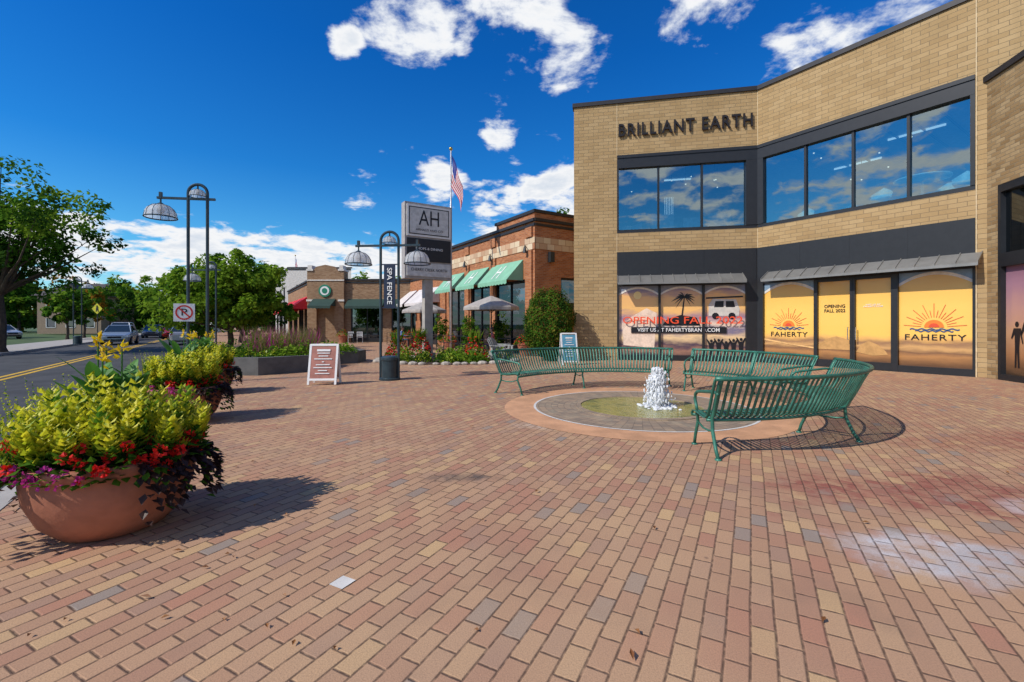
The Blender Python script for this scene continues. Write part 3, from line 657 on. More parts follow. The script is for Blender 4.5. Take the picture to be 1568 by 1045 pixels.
# ------------------------------------------------------------------ restaurant with green awnings
rest=empty('brick_restaurant_building',(1.1,22,0)); D_=Vector((1.1,22,0)); rS=math.atan2(-.848,.53); rN=math.atan2(.53,.848)
Lr=11.0; G=D_+SD*Lr
AWG=pbr('awning_green',(.20,.43,.29),.7,0,.08,2); AWW=pbr('awning_pale',(.60,.56,.54),.7,0,.08,2); AWR=pbr('awning_red',(.6,.02,.03),.7,0,.1,2); AWD=pbr('awning_dark',(.02,.05,.04),.7,0,.1,2)
def shop(parent,o,rz,L,Hh,ops,brick,mull=1.2,topband=None,depth=.25):
    mb=MB(); wallmesh(mb,L,Hh,ops,depth); mb.make('wall',[brick],parent,o,rz)
    mb=MB(); mb.bx(-.05,L+.05,-.12,.3,Hh,Hh+.14,0); mb.bx(0,L,-.05,0,Hh-.22,Hh-.1,0); mb.make('cornice',[CAP],parent,o,rz)
    fr=MB(); gl=MB()
    for a,b,c,d in ops:
        fr.bx(a+.002,a+.08,.06,.2,c,d); fr.bx(b-.08,b-.002,.06,.2,c,d); fr.bx(a+.08,b-.08,.06,.2,d-.1,d-.002); fr.bx(a+.08,b-.08,.06,.2,c+.002,c+.35)
        n=max(1,round((b-a)/mull))
        for k in range(1,n): x=a+(b-a)*k/n; fr.bx(x-.03,x+.03,.07,.19,c+.35,d-.1)
        gl.add([(a,.14,c),(b,.14,c),(b,.14,d),(a,.14,d)],[(0,1,2,3)])
    fr.make('window_frames',[BLACK],parent,o,rz); gl.make('windows',[GLASSD],parent,o,rz)
def wedge(mb,x0,x1,z1,z0,dep,m=0,val=.22):
    mb.add([(x0,-.02,z1),(x1,-.02,z1),(x1,-dep,z0),(x0,-dep,z0),(x0,-.02,z0),(x1,-.02,z0)],[(0,3,2,1),(0,4,3),(1,2,5)],m)
    n=int((x1-x0)/.3)
    for k in range(n):
        a=x0+(x1-x0)*k/n; b=x0+(x1-x0)*(k+1)/n
        mb.add([(a,-dep,z0),(b,-dep,z0),(b,-dep,z0-val*.8),((a+b)/2,-dep,z0-val),(a,-dep,z0-val*.8)],[(0,4,3,2,1)],m)
ops=[(7.2,10.2,0,3.7),(4.2,6.6,0,3.7),(1.0,3.4,0,3.7)]
shop(rest,G,rS,Lr,6.45,ops,RBR)
mb=MB(); mb.bx(7.4,Lr+.04,-.05,.3,6.59,6.85,0); mb.make('parapet_raised',[RBR],rest,G,rS); mb=MB(); mb.bx(7.3,Lr+.1,-.12,.35,6.85,7.0); mb.make('parapet_cap',[CAP],rest,G,rS)
mb=MB(); mb.bx(0,Lr+.03,-.03,0,5.1,5.7); mb.make('stone_band',[STONE],rest,G,rS)
mb=MB()
for x in (.0,3.5,6.75,10.3): mb.bx(x,x+.55,-.1,-.001,0,5.08); mb.bx(x,x+.55,-.1,-.001,5.72,6.2)
mb.make('pilasters',[RBR],rest,G,rS)
AZ1,AZ0,AD=4.7,3.65,1.0
mb=MB(); wedge(mb,7.0,10.0,AZ1,AZ0,AD); wedge(mb,4.1,6.5,AZ1,AZ0,AD); wedge(mb,.9,3.4,AZ1,AZ0,AD); mb.make('green_awnings',[AWG],rest,G,rS)
for x in (8.5,5.3,2.15):
    mb=MB()
    dz=AZ1-AZ0; dy=AD-.02
    def sp(xx,t): return (xx,-.03-dy*t-.006,AZ1-dz*t+.01)
    for dx in (-.28,.2): mb.add([sp(x+dx,.2),sp(x+dx+.09,.2),sp(x+dx+.09,.85),sp(x+dx,.85)],[(0,3,2,1)])
    mb.add([sp(x-.2,.48),sp(x+.2,.48),sp(x+.2,.55),sp(x-.2,.55)],[(0,3,2,1)])
    mb.make('awning_letter',[WHITE],rest,G,rS)
for x in (3.8,7.0,10.5):
    mb=MB(); mb.lathe([(.0,.35),(.05,.3),(.09,.1),(.11,0),(.0,0)],(x,-.25,4.95),10); mb.tube([(x,0,5.05),(x,-.25,5.35),(x,-.25,5.25)],.015,6); mb.make('wall_lamp',[DARK],rest,G,rS)
shop(rest,D_,rN,9,6.45,[(1.6,2.8,2.2,3.8)],RBR)
mb=MB(); mb.bx(0.03,9,-.03,0,5.1,5.7); mb.make('stone_band_side',[STONE],rest,D_,rN)
mb=MB(); mb.bx(-.04,3,-.05,.3,6.59,6.85); mb.make('parapet_side',[RBR],rest,D_,rN); mb=MB(); mb.bx(-.1,3.1,-.12,.35,6.852,7.002); mb.make('parapet_side_cap',[CAP],rest,D_,rN)
mb=MB()
for x in (.9,3.3): mb.bx(x-.12,x+.12,-.25,-.02,4.5,5.0)
mb.make('wall_lamp_side',[DARK],rest,D_,rN)
mb=MB(); mb.add([D_+Vector((0,0,6.3)),D_+SN*9+Vector((0,0,6.3)),G+SN*9+Vector((0,0,6.3)),G+Vector((0,0,6.3))],[(0,1,2,3)]); mb.make('roof',[CONC],rest)
nx=empty('brick_shop_row',(-4.7,31.4,0)); G2=D_+SD*24; 
shop(nx,G2,rS,13,5.1,[(.8,3.6,0,3.0),(4.4,7.6,0,3.0),(8.6,12,0,3.0)],RBR)
mb=MB(); wedge(mb,.6,3.9,4.1,3.0,1.2); wedge(mb,4.3,7.9,4.1,3.0,1.2); wedge(mb,8.4,12.4,4.1,3.0,1.2); mb.make('pale_awnings',[AWW],nx,G2,rS)
mb=MB(); mb.add([G2+Vector((0,0,5.0)),D_+SD*11+Vector((0,0,5.0)),D_+SD*11+SN*9+Vector((0,0,5)),G2+SN*9+Vector((0,0,5))],[(0,1,2,3)]); mb.make('roof',[CONC],nx)
br=empty('brown_brick_cafe_building',(-16.4,37,0)); FO=Vector((-16.4,37,0))
shop(br,FO,0,8.5,5.0,[(3.3,5.9,0,3.0),(6.6,8.2,0,3.0)],BBR)
FG=FO+SD*16
shop(br,FG,rS,16,5.0,[(1,4,0,3.0),(5,8,0,3.0),(9,12,0,3.0),(13.0,15.2,0,3)],BBR)
mb=MB(); 
vs=[(0,5.75),(.0,.0),(.75,0),(.75,3.0),(2.2,3.0),(2.2,0),(2.95,0),(2.95,5.75),(2.5,5.75),(2.2,6.1),(1.47,6.25),(.75,6.1),(.45,5.75)]
mb.add([(x-.1,-.35,z) for x,z in vs]+[(x-.1,.6,z) for x,z in vs],[tuple(range(13))]+[(i,i+13,(i+1)%13+13,(i+1)%13) for i in range(13)])
mb.make('entrance_tower',[BBR],br,FO)
mb=MB()
for x0,x1 in ((-.15,.4),(2.4,2.9)): mb.bx(x0,x1,-.42,.65,5.75,5.9); mb.bx(x0+.1,x1-.1,-.38,.3,5.9,6.2); mb.bx(x0,x1,-.41,-.35,3.3,3.45)
mb.bx(-.12,2.88,-.40,-.34,4.95,5.05)
mb.make('tower_caps',[OFFW],br,FO)
mb=MB(); wedge(mb,.5,2.3,3.5,2.9,1.1); mb.make('entrance_awning',[AWD],br,Vector((-16.5,36.65,0)))
mb=MB(); wedge(mb,3.1,6.1,3.5,2.9,.9); wedge(mb,6.4,8.4,3.5,2.9,.9); mb.make('window_awnings',[AWD],br,FO)
mb=MB(); wedge(mb,.8,4.2,3.8,2.7,1.5); wedge(mb,4.8,8.2,3.8,2.7,1.5); wedge(mb,8.8,12.2,3.8,2.7,1.5); wedge(mb,12.6,15.6,3.8,2.7,1.5); mb.make('red_awnings',[AWR],br,FG,rS)
mb=MB(); mb.tube([(0,-.06,0),(0,0.05,0)],.5,20,0); mb.tube([(0,-.075,0),(0,-.06,0)],.36,20,1); mb.make('round_logo_sign',[pbr('logo_green',(.02,.2,.12),.4),WHITE],br,Vector((-15.05,36.62,4.15)))
mb=MB(); mb.tube([(0,-.09,0),(0,-.07,0)],.22,20,0); mb.make('logo_centre',[bpy.data.materials['logo_green']],br,Vector((-15.05,36.62,4.15)))
mb=MB(); mb.add([FO+Vector((0,.2,4.9)),FO+Vector((8.5,.2,4.9)),FO+Vector((6,20,4.9)),FG+Vector((0,0,4.9))],[(0,1,2,3)]); mb.make('roof',[CONC],br)
wb=empty('white_building',(-27,58,0)); WO=Vector((-28.5,58,0))
shop(wb,WO,0,8,8.6,[(1,3,4.5,6.5),(4.5,6.5,4.5,6.5),(1,6.5,0,3)],pbr('stucco_white',(.6,.57,.52),.8))
shop(wb,WO+SD*18,rS,18,8.6,[(2,5,0,3),(7,10,0,3),(12,15,0,3),(2,4,4.5,6.5),(7,9,4.5,6.5),(12,14,4.5,6.5)],pbr('stucco_grey',(.4,.38,.36),.8))
mb=MB(); mb.add([WO+Vector((0,0,8.5)),WO+Vector((8,0,8.5)),WO+Vector((0,20,8.5)),WO+SD*18+Vector((0,0,8.5))],[(0,1,2,3)]); mb.make('roof',[CONC],wb)

def house(name,o,rz,L,Dp,Hh,col,roofc):
    e=empty(name,o); m1=pbr(name+'_wall',col,.8); m2=pbr(name+'_roof',roofc,.9)
    mb=MB(); ops=[]
    x=1.2
    while x<L-2: ops+= [(x,x+1.2,1,2.4),(x,x+1.2,3.6,5.0)]; x+=2.6
    ops=[q for q in ops if q[3]<Hh]
    wallmesh(mb,L,Hh,ops,.15); mb.add([(0,Dp,0),(L,Dp,0),(L,Dp,Hh),(0,Dp,Hh),(0,0,0),(0,0,Hh),(L,0,0),(L,0,Hh)],[(0,3,2,1),(4,5,3,0),(6,1,2,7)]); mb.make('walls',[m1],e,o,rz)
    mb=MB(); 
    for a,b,c,d in ops: mb.add([(a,.1,c),(b,.1,c),(b,.1,d),(a,.1,d)],[(0,1,2,3)],0); mb.bx(a-.05,a+.03,-.03,.1,c,d,1); mb.bx(b-.03,b+.05,-.03,.1,c,d,1); mb.bx(a,b,-.04,.1,c-.08,c,1)
    mb.make('windows',[GLASSD,WHITE],e,o,rz)
    mb=MB(); q=.5; mb.add([(-q,-q,Hh),(L+q,-q,Hh),(L+q,Dp+q,Hh),(-q,Dp+q,Hh),(L*.15,Dp/2,Hh+2.2),(L*.85,Dp/2,Hh+2.2)],[(0,1,5,4),(1,2,5),(2,3,4,5),(3,0,4),(0,3,2,1)])
    g=L*.3; mb.add([(g,-q-.02,Hh),(g+4,-q-.02,Hh),(g+2,-q-.02,Hh+2.0),(g,Dp/2,Hh),(g+4,Dp/2,Hh),(g+2,Dp/2,Hh+2.0)],[(0,1,2),(1,4,5,2),(0,2,5,3)]); mb.make('roof',[m2],e,o,rz)
    return e
house('brown_townhouse',(-72,69,0),R(10),8.5,8,5.8,(.30,.22,.15),(.07,.06,.06))

# ------------------------------------------------------------------ vegetation
def rv(): 
    while True:
        v=Vector((random.uniform(-1,1),random.uniform(-1,1),random.uniform(-1,1)))
        if .05<v.length<1: return v
def crown(mb,c,rad,ncl,per,ls,mats,seed=0,shell=.45,cr=.2):
    random.seed(seed); c=Vector(c); ph=[random.uniform(0,6.28) for _ in range(6)]
    cents=[]
    for k in range(ncl):
        d=rv().normalized(); th=math.atan2(d.y,d.x)
        md=1+.16*math.sin(3*th+ph[0]+d.z*2)+.13*math.sin(5*th+ph[1]-d.z*4)+.10*math.sin(7*d.z+ph[2])
        r=random.uniform(shell,1.0)*md
        p=c+Vector((d.x*rad[0],d.y*rad[1],d.z*rad[2]))*r
        cents.append(p)
        mi=random.choices(mats,[.45,.33,.22])[0] if d.z>-.25 else random.choices(mats,[.4,.1,.5])[0]  # underside clumps draw more dark leaves: crown shade put into leaf colour
        R0=(rad[0]+rad[2])*.5*cr*random.uniform(.6,1.3)
        for j in range(per):
            o=rv()*R0; o.z*=.75
            q=p+o; nn=(o.normalized()*.6+rv()*.9+Vector((0,0,.5)))
            mb.quadleaf(q,nn,ls*random.uniform(.6,1.3),mi)
    return cents
def tree(name,base,h0,rad,cz,ncl,per,ls,lm,seed,tr=.22,cdx=(0,0),limbs=12,shell=.45,cr=.2):
    mb=MB(); base=Vector(base); c=base+Vector((cdx[0],cdx[1],cz))
    cents=crown(mb,c,rad,ncl,per,ls,[1,2,3],seed,shell,cr)
    random.seed(seed+1)
    fork=base+Vector((cdx[0]*.25,cdx[1]*.25,h0))
    mb.tube([base+Vector((0,0,-.05)),base+Vector((0,0,.25)),base+Vector((.05,.03,h0*.5)),fork],[tr*1.5,tr*1.05,tr*.9,tr*.75],9)
    mb.tube([fork,(fork+c)/2+rv()*.3,c+Vector((0,0,rad[2]*.5))],[tr*.7,tr*.5,tr*.12],7)
    for k in range(limbs):
        t=random.choice(cents); mid=fork.lerp(t,.5)+Vector((0,0,.25*rad[2]*random.uniform(-.2,.8)))+rv()*.3
        mb.tube([fork+rv()*.1,fork.lerp(mid,.5)+rv()*.12,mid,t],[tr*.45,tr*.3,tr*.18,tr*.05],6)
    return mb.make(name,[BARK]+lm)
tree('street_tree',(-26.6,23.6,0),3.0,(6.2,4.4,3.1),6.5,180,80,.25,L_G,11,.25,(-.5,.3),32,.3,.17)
LB_=[L_G[1],L_G[1],L_G[0]]
tree('linden_tree',P(.1,28),1.2,(3.0,2.8,2.25),3.0,230,85,.25,LB_,12,.16,(0,0),14,.35,.2)
tree('linden_tree',P(.9,42),1.6,(3.3,3.0,2.6),3.8,100,50,.3,L_G,13,.16)
tree('maple_tree',(6.5,39,0),4,(3,3,3),8.2,60,50,.3,L_G,14,.2)
mb=MB(); random.seed(21)
spots=[]
for k in range(44):
    x=-150+k*3.0+random.uniform(-2,2); y=random.uniform(76,105); spots.append((x,y))
for i,(x,y) in enumerate(spots):
    hh=random.uniform(8,13); rr=random.uniform(3.5,5.5)
    ms=[1,2,3] if random.random()<.7 else [4,2,1]
    crown(mb,(x,y,hh*.50),(rr,rr,hh*.5),42,34,.9,ms,100+i,.4,.27); mb.tube([(x,y,-.1),(x,y,hh*.5)],[.3,.15],6)
mb.make('distant_trees',[BARK]+L_G+[L_O[0]])
for i,(x,y,hh,rr,lm) in enumerate([(-47,50,6.5,2.8,L_O),(-40,58,6,2.6,LB_),(-36,64,6.5,3,L_G),(-62,52,6,3.0,LB_),(-75,55,7,3.6,L_O),(-33,72,7,3,L_G),(-43,44,5.0,2.0,L_G),(-53,60,7.5,3.2,L_G),(-58,45,4.5,2.2,L_G)]):
    tree('boulevard_tree',(x,y,0),hh*.3,(rr,rr,hh*.38),hh*.62,65,45,.38,lm,40+i,.12)
def mound(mb,c,rx,ry,h,n,ls,mats,upb=.5):
    for k in range(n):
        q=random.uniform(0,6.283); r=math.sqrt(random.random()); z=h*(1-r*r)*random.uniform(.35,1.05)+.03
        p=Vector((c[0]+rx*r*math.cos(q),c[1]+ry*r*math.sin(q),c[2]+z)); mb.quadleaf(p,rv()+Vector((0,0,upb)),ls*random.uniform(.6,1.4),random.choice(mats))
mb=MB(); random.seed(31)
for k in range(15000):
    d=rv().normalized(); th=math.atan2(d.y,d.x)
    md=1+.05*math.sin(5*th+3*d.z)+.04*math.sin(9*d.z+2*th)+random.gauss(0,.035)
    r=md*random.uniform(.82,1.0)
    p=Vector((1.5+d.x*1.02*r,18.2+d.y*.95*r,1.47+d.z*1.43*r)); mb.quadleaf(p,d*.8+rv()*.8+Vector((0,0,.3)),random.uniform(.05,.11),random.choices([1,2,3],[.45,.3,.25])[0] if math.sin(p.x*9)+math.sin(p.z*8+p.y*5)>-.9 else 3)
mb.tube([(1.5,18.2,0),(1.5,18.2,1.2)],[.07,.04],6); mb.make('round_bush',[BARK]+[L_G[0],L_OG,L_G[2]])
mb=MB(); random.seed(33)
for k in range(5000):
    v=random.uniform(6,40); u=-14.5+random.uniform(-.7,.7); p=P(u,v,random.uniform(0,.95)); mb.quadleaf(p,rv()+Vector((0,0,.6)),random.uniform(.1,.25),random.choice([0,1,2,2]))
mb.make('hedge',L_G)
bed=empty('flower_bed',(-2.6,18,0)); random.seed(34)
mb=MB()
for k in range(46):
    q=k/46*6.283+random.uniform(-.04,.04); s_=random.uniform(.08,.17); mb.sphere(((2.7+random.uniform(-.1,.1))*math.cos(q),1.75*math.sin(q),.04),s_,0,7,5,(1.2,1,.55))
mb.make('stone_edging',[pbr('edging_stone',(.36,.32,.27),.9,0,.3)],bed,(-2.6,18,0))
mb=MB(); mb.disc((0,0,.02),1,40); ob=mb.make('soil',[SOIL],bed,(-2.6,18,0)); ob.scale=(2.65,1.7,1)
mb=MB()
for k in range(44):
    q=random.uniform(0,6.283); r=math.sqrt(random.random()); x=2.45*r*math.cos(q); y=1.5*r*math.sin(q); hh=random.uniform(.2,.65)
    mound(mb,(x,y,0),random.uniform(.25,.5),random.uniform(.25,.45),hh,150,.09,random.choice([[0,1],[0,2],[1],[0,1,5],[2,5],[0,1]]))
for x,y,hh in ((1.15,-.2,1.0),(-2.0,.3,.9),(-1.2,.8,1.1)):
    mound(mb,(x,y,.15),.5,.4,hh,500,.10,[0,1,3,3,6])
    for k in range(24): mb.leaf((x+random.uniform(-.15,.15),y,hh*.6),(random.uniform(-.5,.5),random.uniform(-.4,.4),1),.7,.08,1)
mb.make('plants',[L_G[0],L_G[1],L_G[2],L_RF,L_PF,L_Y[1],L_P],bed,(-2.6,18,0))
rb=empty('raised_planting_bed',(-7.9,14.8,0))
def poly(n,r,ph,sx=1,sy=1): return [(r*math.cos(ph+2*math.pi*k/n)*sx,r*math.sin(ph+2*math.pi*k/n)*sy) for k in range(n)]
def bedwall(name,c,r,sx,sy,h,ph=.39):
    mb=MB(); o=poly(8,r,ph,sx,sy); i=poly(8,r-.22,ph,sx,sy)
    vs=[(x,y,0) for x,y in o]+[(x,y,h) for x,y in o]+[(x,y,h) for x,y in i]+[(x,y,h-.12) for x,y in i]
    fs=[]
    for k in range(8):
        k2=(k+1)%8; fs+=[(k,k2,8+k2,8+k),(8+k,8+k2,16+k2,16+k),(16+k,16+k2,24+k2,24+k)]
    fs.append(tuple(range(24,32))); mb.add(vs,fs); mb.make(name,[CONCD],rb,c)
bedwall('wall',(-7.9,14.8,0),1.9,1,1.1,.5); bedwall('wall_second',(-6.9,17.6,0),1.2,1,1,.45)
random.seed(36); mb=MB()
for k in range(24):
    q=random.uniform(0,6.283); r=math.sqrt(random.random())*1.45; mound(mb,(r*math.cos(q),r*math.sin(q),.4),.5,.5,random.uniform(.25,.7),190,.09,random.choice([[0,1],[1],[0,2],[0,3],[5,0]]))
for k in range(1100):
    q=random.uniform(0,6.283); r=math.sqrt(random.random())*1.1; mb.leaf((r*math.cos(q)+.2,r*math.sin(q)+.5,.5),(random.uniform(-.4,.4),random.uniform(-.4,.4),1),random.uniform(.5,1.0),.02,random.choice([4,4,1,5]))
for k in range(14):
    q=random.uniform(0,6.283); mound(mb,(1+random.uniform(-.8,.8),2.8+random.uniform(-.8,.8),.35),.4,.4,random.uniform(.25,.5),150,.09,[0,1])
mb.make('plants',[L_G[0],L_G[1],L_G[2],L_Y[1],L_T,L_PF],rb,(-7.9,14.8,0))

# ------------------------------------------------------------------ terracotta planters
def planter(c,s,seed,full=1.0,canna=True,spread=1.0):
    random.seed(seed); e=empty('flower_planter',(c[0],c[1],0)); hz=1.14
    prof=[(0,.0),(.30,0),(.36,.015),(.47,.12),(.545,.28),(.565,.40),(.555,.45),(.56,.455),(.59,.47),(.60,.52),(.585,.54),(.545,.54),(.53,.48),(0,.48)]
    mb=MB(); mb.lathe([(r*s,z*s*hz) for r,z in prof],n=56); mb.make('bowl',[TERRA],e,(c[0],c[1],.0),0,True)
    mb=MB(); mb.disc((0,0,.56*s),.54*s,30); mb.make('soil',[SOIL],e,(c[0],c[1],0))
    mb=MB(); zt=.58*s; sp_=spread
    for k in range(int(215*full)):
        q=random.uniform(0,6.283); r=math.sqrt(random.random())*.58*s*sp_
        H=(.58-.34*(r/.62/s)**2)*s*random.uniform(.55,1.2); x=r*math.cos(q); y=r*math.sin(q)
        lean=Vector((x,y,0))*.30
        tip=Vector((x,y,zt))+lean*(H/.5)+Vector((0,0,H))
        nl=8; is_yellow=random.random()<.78  # most sprigs take yellow leaf colours, the rest green, at random
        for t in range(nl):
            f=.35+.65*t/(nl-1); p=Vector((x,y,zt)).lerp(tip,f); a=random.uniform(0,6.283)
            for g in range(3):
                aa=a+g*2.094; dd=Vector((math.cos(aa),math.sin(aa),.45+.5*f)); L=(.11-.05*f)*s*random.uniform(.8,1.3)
                mb.leaf(p,dd,L*1.15,L*.66,(random.choice([0,0,0,1]) if is_yellow else random.choice([1,2,1])) if f>.5 else random.choice([1,2,2]),(0,0,1),-.2)
    for k in range(int(800*full)):
        q=random.uniform(0,6.283); r=random.uniform(.35,.66)*s*sp_; z=zt+random.uniform(-.06,.16)*s; d=Vector((math.cos(q),math.sin(q),random.uniform(-.5,.8)))
        mb.leaf((r*math.cos(q),r*math.sin(q),z),d+rv()*.6,.09*s,.06*s,random.choice([2,8,2]),(0,0,1),-.2)
    for q0 in (R(-25),R(-5),R(15),R(35),R(170),R(195),R(215),R(235)):
        for j in range(int(10)):
            q=q0+random.uniform(-.22,.22); L=random.uniform(.10,.36)*s
            for t in range(9):
                f=t/8; r=(.56+.16*math.sin(f*1.5)*sp_)*s; z=zt+.02*s-(L+.05)*f*f+random.uniform(-.03,.03)
                d=Vector((math.cos(q),math.sin(q),-.6))+rv()*.8
                mb.leaf((r*math.cos(q),r*math.sin(q),z),d,.085*s,.06*s,3 if random.random()<.85 else 2,(0,0,1),.2)
    for k in range(int(64*full)):
        q=random.choice([random.uniform(R(-85),R(50)),random.uniform(R(-60),R(30)),random.uniform(R(175),R(262))]); r=random.uniform(.48,.70)*s*sp_; z=zt+random.uniform(-.02,.22)*s
        cc=Vector((r*math.cos(q),r*math.sin(q),z)); rr=random.uniform(.02,.042)
        for j in range(20):
            d=rv().normalized(); mb.leaf(cc+d*rr*.7*s,d+Vector((0,0,.3)),.032*s,.034*s,6)
    for k in range(12):
        q=random.uniform(R(225),R(300)); r=.62*s; cc=Vector((r*math.cos(q),r*math.sin(q),zt+random.uniform(-.03,.06)))
        for j in range(12):
            d=rv().normalized(); mb.leaf(cc+d*.02,d,.03,.025,7)
    for k in range(int(45*full)):
        q=random.uniform(R(140),R(255)); r=random.uniform(.3,.72)*s; x=r*math.cos(q); y=r*math.sin(q); H=random.uniform(.30,.60)*s
        for t in range(26):
            f=t/25; p=Vector((x*(1+.2*f),y*(1+.2*f),zt+H*f+.05)); mb.leaf(p,rv()*.8+Vector((0,0,.9)),.05*s*(1.2-f),.02*s,random.choice([1,0,1,2]))
    if canna:
        for k in range(17):
            q=random.uniform(0,6.283); x=random.uniform(-.30,.02)*s; y=random.uniform(-.05,.3)*s; z=zt+random.uniform(.28,.58)*s
            d=Vector((math.cos(q)*.5,math.sin(q)*.5,1.0)).normalized(); L=random.uniform(.32,.46)*s; wd=L*.32
            sdv=d.cross(Vector((0,0,1))).normalized(); upv=sdv.cross(d)
            vs=[];n=7
            for t in range(n+1):
                f=t/n; ww=wd*math.sin(math.pi*min(1,.08+f*.92))**.8*.5; pp=Vector((x,y,z))+d*L*f+Vector((d.x,d.y,-.4))*L*.35*f*f
                vs+=[pp-sdv*ww-upv*-.15*ww,pp,pp+sdv*ww+upv*.15*ww]
            fs=[]
            for t in range(n): fs+=[(t*3,t*3+1,t*3+4,t*3+3),(t*3+1,t*3+2,t*3+5,t*3+4)]
            mb.add(vs,fs,4)
            mb.tube([(x,y,zt),(x,y,z)],.012*s,5,4)
        for k in range(4):
            x=random.uniform(-.3,.1)*s; y=random.uniform(0,.25)*s; z=zt+random.uniform(.80,.95)*s; mb.tube([(x,y,zt),(x,y,z)],.007*s,5,4)
            for j in range(12):
                d=rv().normalized(); mb.leaf(Vector((x,y,z))+d*.01+Vector((0,0,random.uniform(-.06,.05)*s)),d+Vector((0,0,.6)),.065*s,.035*s,5)
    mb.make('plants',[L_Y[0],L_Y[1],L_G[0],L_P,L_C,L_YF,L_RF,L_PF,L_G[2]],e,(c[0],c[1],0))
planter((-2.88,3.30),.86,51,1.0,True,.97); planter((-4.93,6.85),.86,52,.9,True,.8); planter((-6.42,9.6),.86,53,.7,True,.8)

# ------------------------------------------------------------------ street lamps
def bell(mb,c,s,drop):
    x,y,z=c
    mb.tube([(x,y,z),(x,y,z-drop)],.02,8,0)
    zb=z-drop
    prof=[(.03,0),(.06,-.02),(.10,-.05)]; mb.lathe([(r*s,k*s) for r,k in prof],(x,y,zb),16,0)
    dome=[(.10,-.05),(.19,-.08),(.26,-.14),(.31,-.23),(.335,-.36)]
    mb.lathe([(r*s,k*s) for r,k in dome],(x,y,zb),24,1)
    for k in range(12):
        q=k*math.pi/6; mb.tube([(x+r*s*math.cos(q)*1.005,y+r*s*math.sin(q)*1.005,zb+kk*s) for r,kk in dome],.007*s,4,2)
    mb.tube([(x+.337*s*math.cos(k*math.pi/12),y+.337*s*math.sin(k*math.pi/12),zb-.365*s) for k in range(25)],.016*s,6,0)
    mb.lathe([(.03*s,-.05*s),(.05*s,-.10*s),(.09*s,-.16*s),(.06*s,-.26*s),(0,-.28*s)],(x,y,zb),12,3)
def lamp(c,sides,rz,banner=False,sg=.24,H=3.87):
    e=empty('street_lamp',(c[0],c[1],0)); mb=MB(); Ht=H
    for sx in (-1,1): mb.tube([(sx*sg,0,0),(sx*sg,0,Ht-sg)],.036,10,0)
    mb.tube([(sg*math.cos(math.pi*t/14),0,Ht-sg+sg*math.sin(math.pi*t/14)) for t in range(15)],.036,10,0)
    zb=Ht-.36
    x0=-.92 if 'L' in sides else -.3; x1=.82 if 'R' in sides else .40
    mb.box(((x0+x1)/2,0,zb),(x1-x0,.05,.055),0)
    for x in ([x0+.08] if 'L' in sides else [])+([x1-.08] if 'R' in sides else []):
        mb.bx(x-.03,x+.03,-.03,.03,zb-.02,zb+.14,0); bell(mb,(x,0,zb),1.0,.12)
    bell(mb,(0,.0,Ht-.04),.55,.06)
    mb.lathe([(.0,0),(.27,0),(.27,.05),(.21,.07),(.21,.5),(.23,.52),(.23,.58),(.19,.62),(0,.63)],n=24,m=0)
    ob=mb.make('posts_and_lights',[POLE,LGLASS,DARK,OFFW],e,(c[0],c[1],0),rz,False)
    return e,ob
e,_=lamp((-3.2,11.9,0),'LR',R(-5),True)
mb=MB(); mb.bx(-.15,.15,-.015,.015,1.9,3.0,0); mb.bx(-.24,.24,-.01,.01,3.0,3.03,0); mb.bx(-.24,.24,-.01,.01,1.87,1.9,0); mb.make('banner',[NAVY],e,(-3.2,11.9,0),R(-5))
text('banner_text','SPA FENCE',(-3.2,11.87,2.45),R(-5),WHITE,e,.95,.13,.003,.008,True)
e,_=lamp((-7.8,11.3,0),'L',R(8),False,.22,4.92)
pk=empty('no_parking_sign',(-8.03,11.15,1.74))
mb=MB(); q_=1.45; mb.bx(-.15*q_,.15*q_,-.006,.006,-.15*q_,.15*q_,0); 
for t in range(28):
    a=t/28*6.283; b=(t+1)/28*6.283
    mb.add([(q_*.125*math.cos(a),-.009,q_*.125*math.sin(a)),(q_*.125*math.cos(b),-.009,q_*.125*math.sin(b)),(q_*.10*math.cos(b),-.009,q_*.10*math.sin(b)),(q_*.10*math.cos(a),-.009,q_*.10*math.sin(a))],[(0,1,2,3)],1)
mb.add([(-.085*q_,-.013,.07*q_),(-.07*q_,-.013,.085*q_),(.085*q_,-.013,-.07*q_),(.07*q_,-.013,-.085*q_)],[(0,1,2,3)],1)
mb.bx(-.05,.05,.006,.09,-.02,.02,2)
mb.make('plate',[WHITE,RED,DARK],pk,(-8.03,11.15,1.74),R(25))
text('letter','P',(-8.03,11.142,1.74),R(25),INK,pk,.12,.17,.001,.01)
lamp((-31.5,33,0),'R',R(0),False,.3,4.9)
lamp((-40,52,0),'R',R(0),False,.3,5.5); lamp(tuple(P(-.6,24)),'L',R(0),False,.2,4.2)

# ------------------------------------------------------------------ monument sign
sg=empty('monument_sign',(-3.5,19.1,0)); SO=(-4.38,18.6,0)
mb=MB(); mb.bx(0,2.1,0,.42,3.35,6.5,0)
mb.make('cabinet',[pbr('sign_grey',(.36,.33,.31),.6)],sg,SO,rN)
mb=MB(); mb.bx(.08,2.02,-.04,-.001,5.1,6.4,0); mb.bx(.08,2.02,-.04,-.001,4.08,5.02,1); mb.bx(.08,2.02,-.04,-.001,3.45,4.0,2)
mb.bx(.16,1.94,-.05,-.04,5.18,6.32,3); mb.bx(.2,1.9,-.055,-.05,5.22,6.28,2)
mb.make('panels',[WHITE,BLACK,pbr('panel_cream',(.55,.55,.53),.5),DARK],sg,SO,rN)
text('sign_letters','AH',loc_of(SO,rN,1.05,-.058,5.85),rN,INK,sg,.9,.62,.004)
text('sign_words','ARHAUS AND CO',loc_of(SO,rN,1.05,-.058,5.38),rN,INK,sg,1.2,.1,.004)
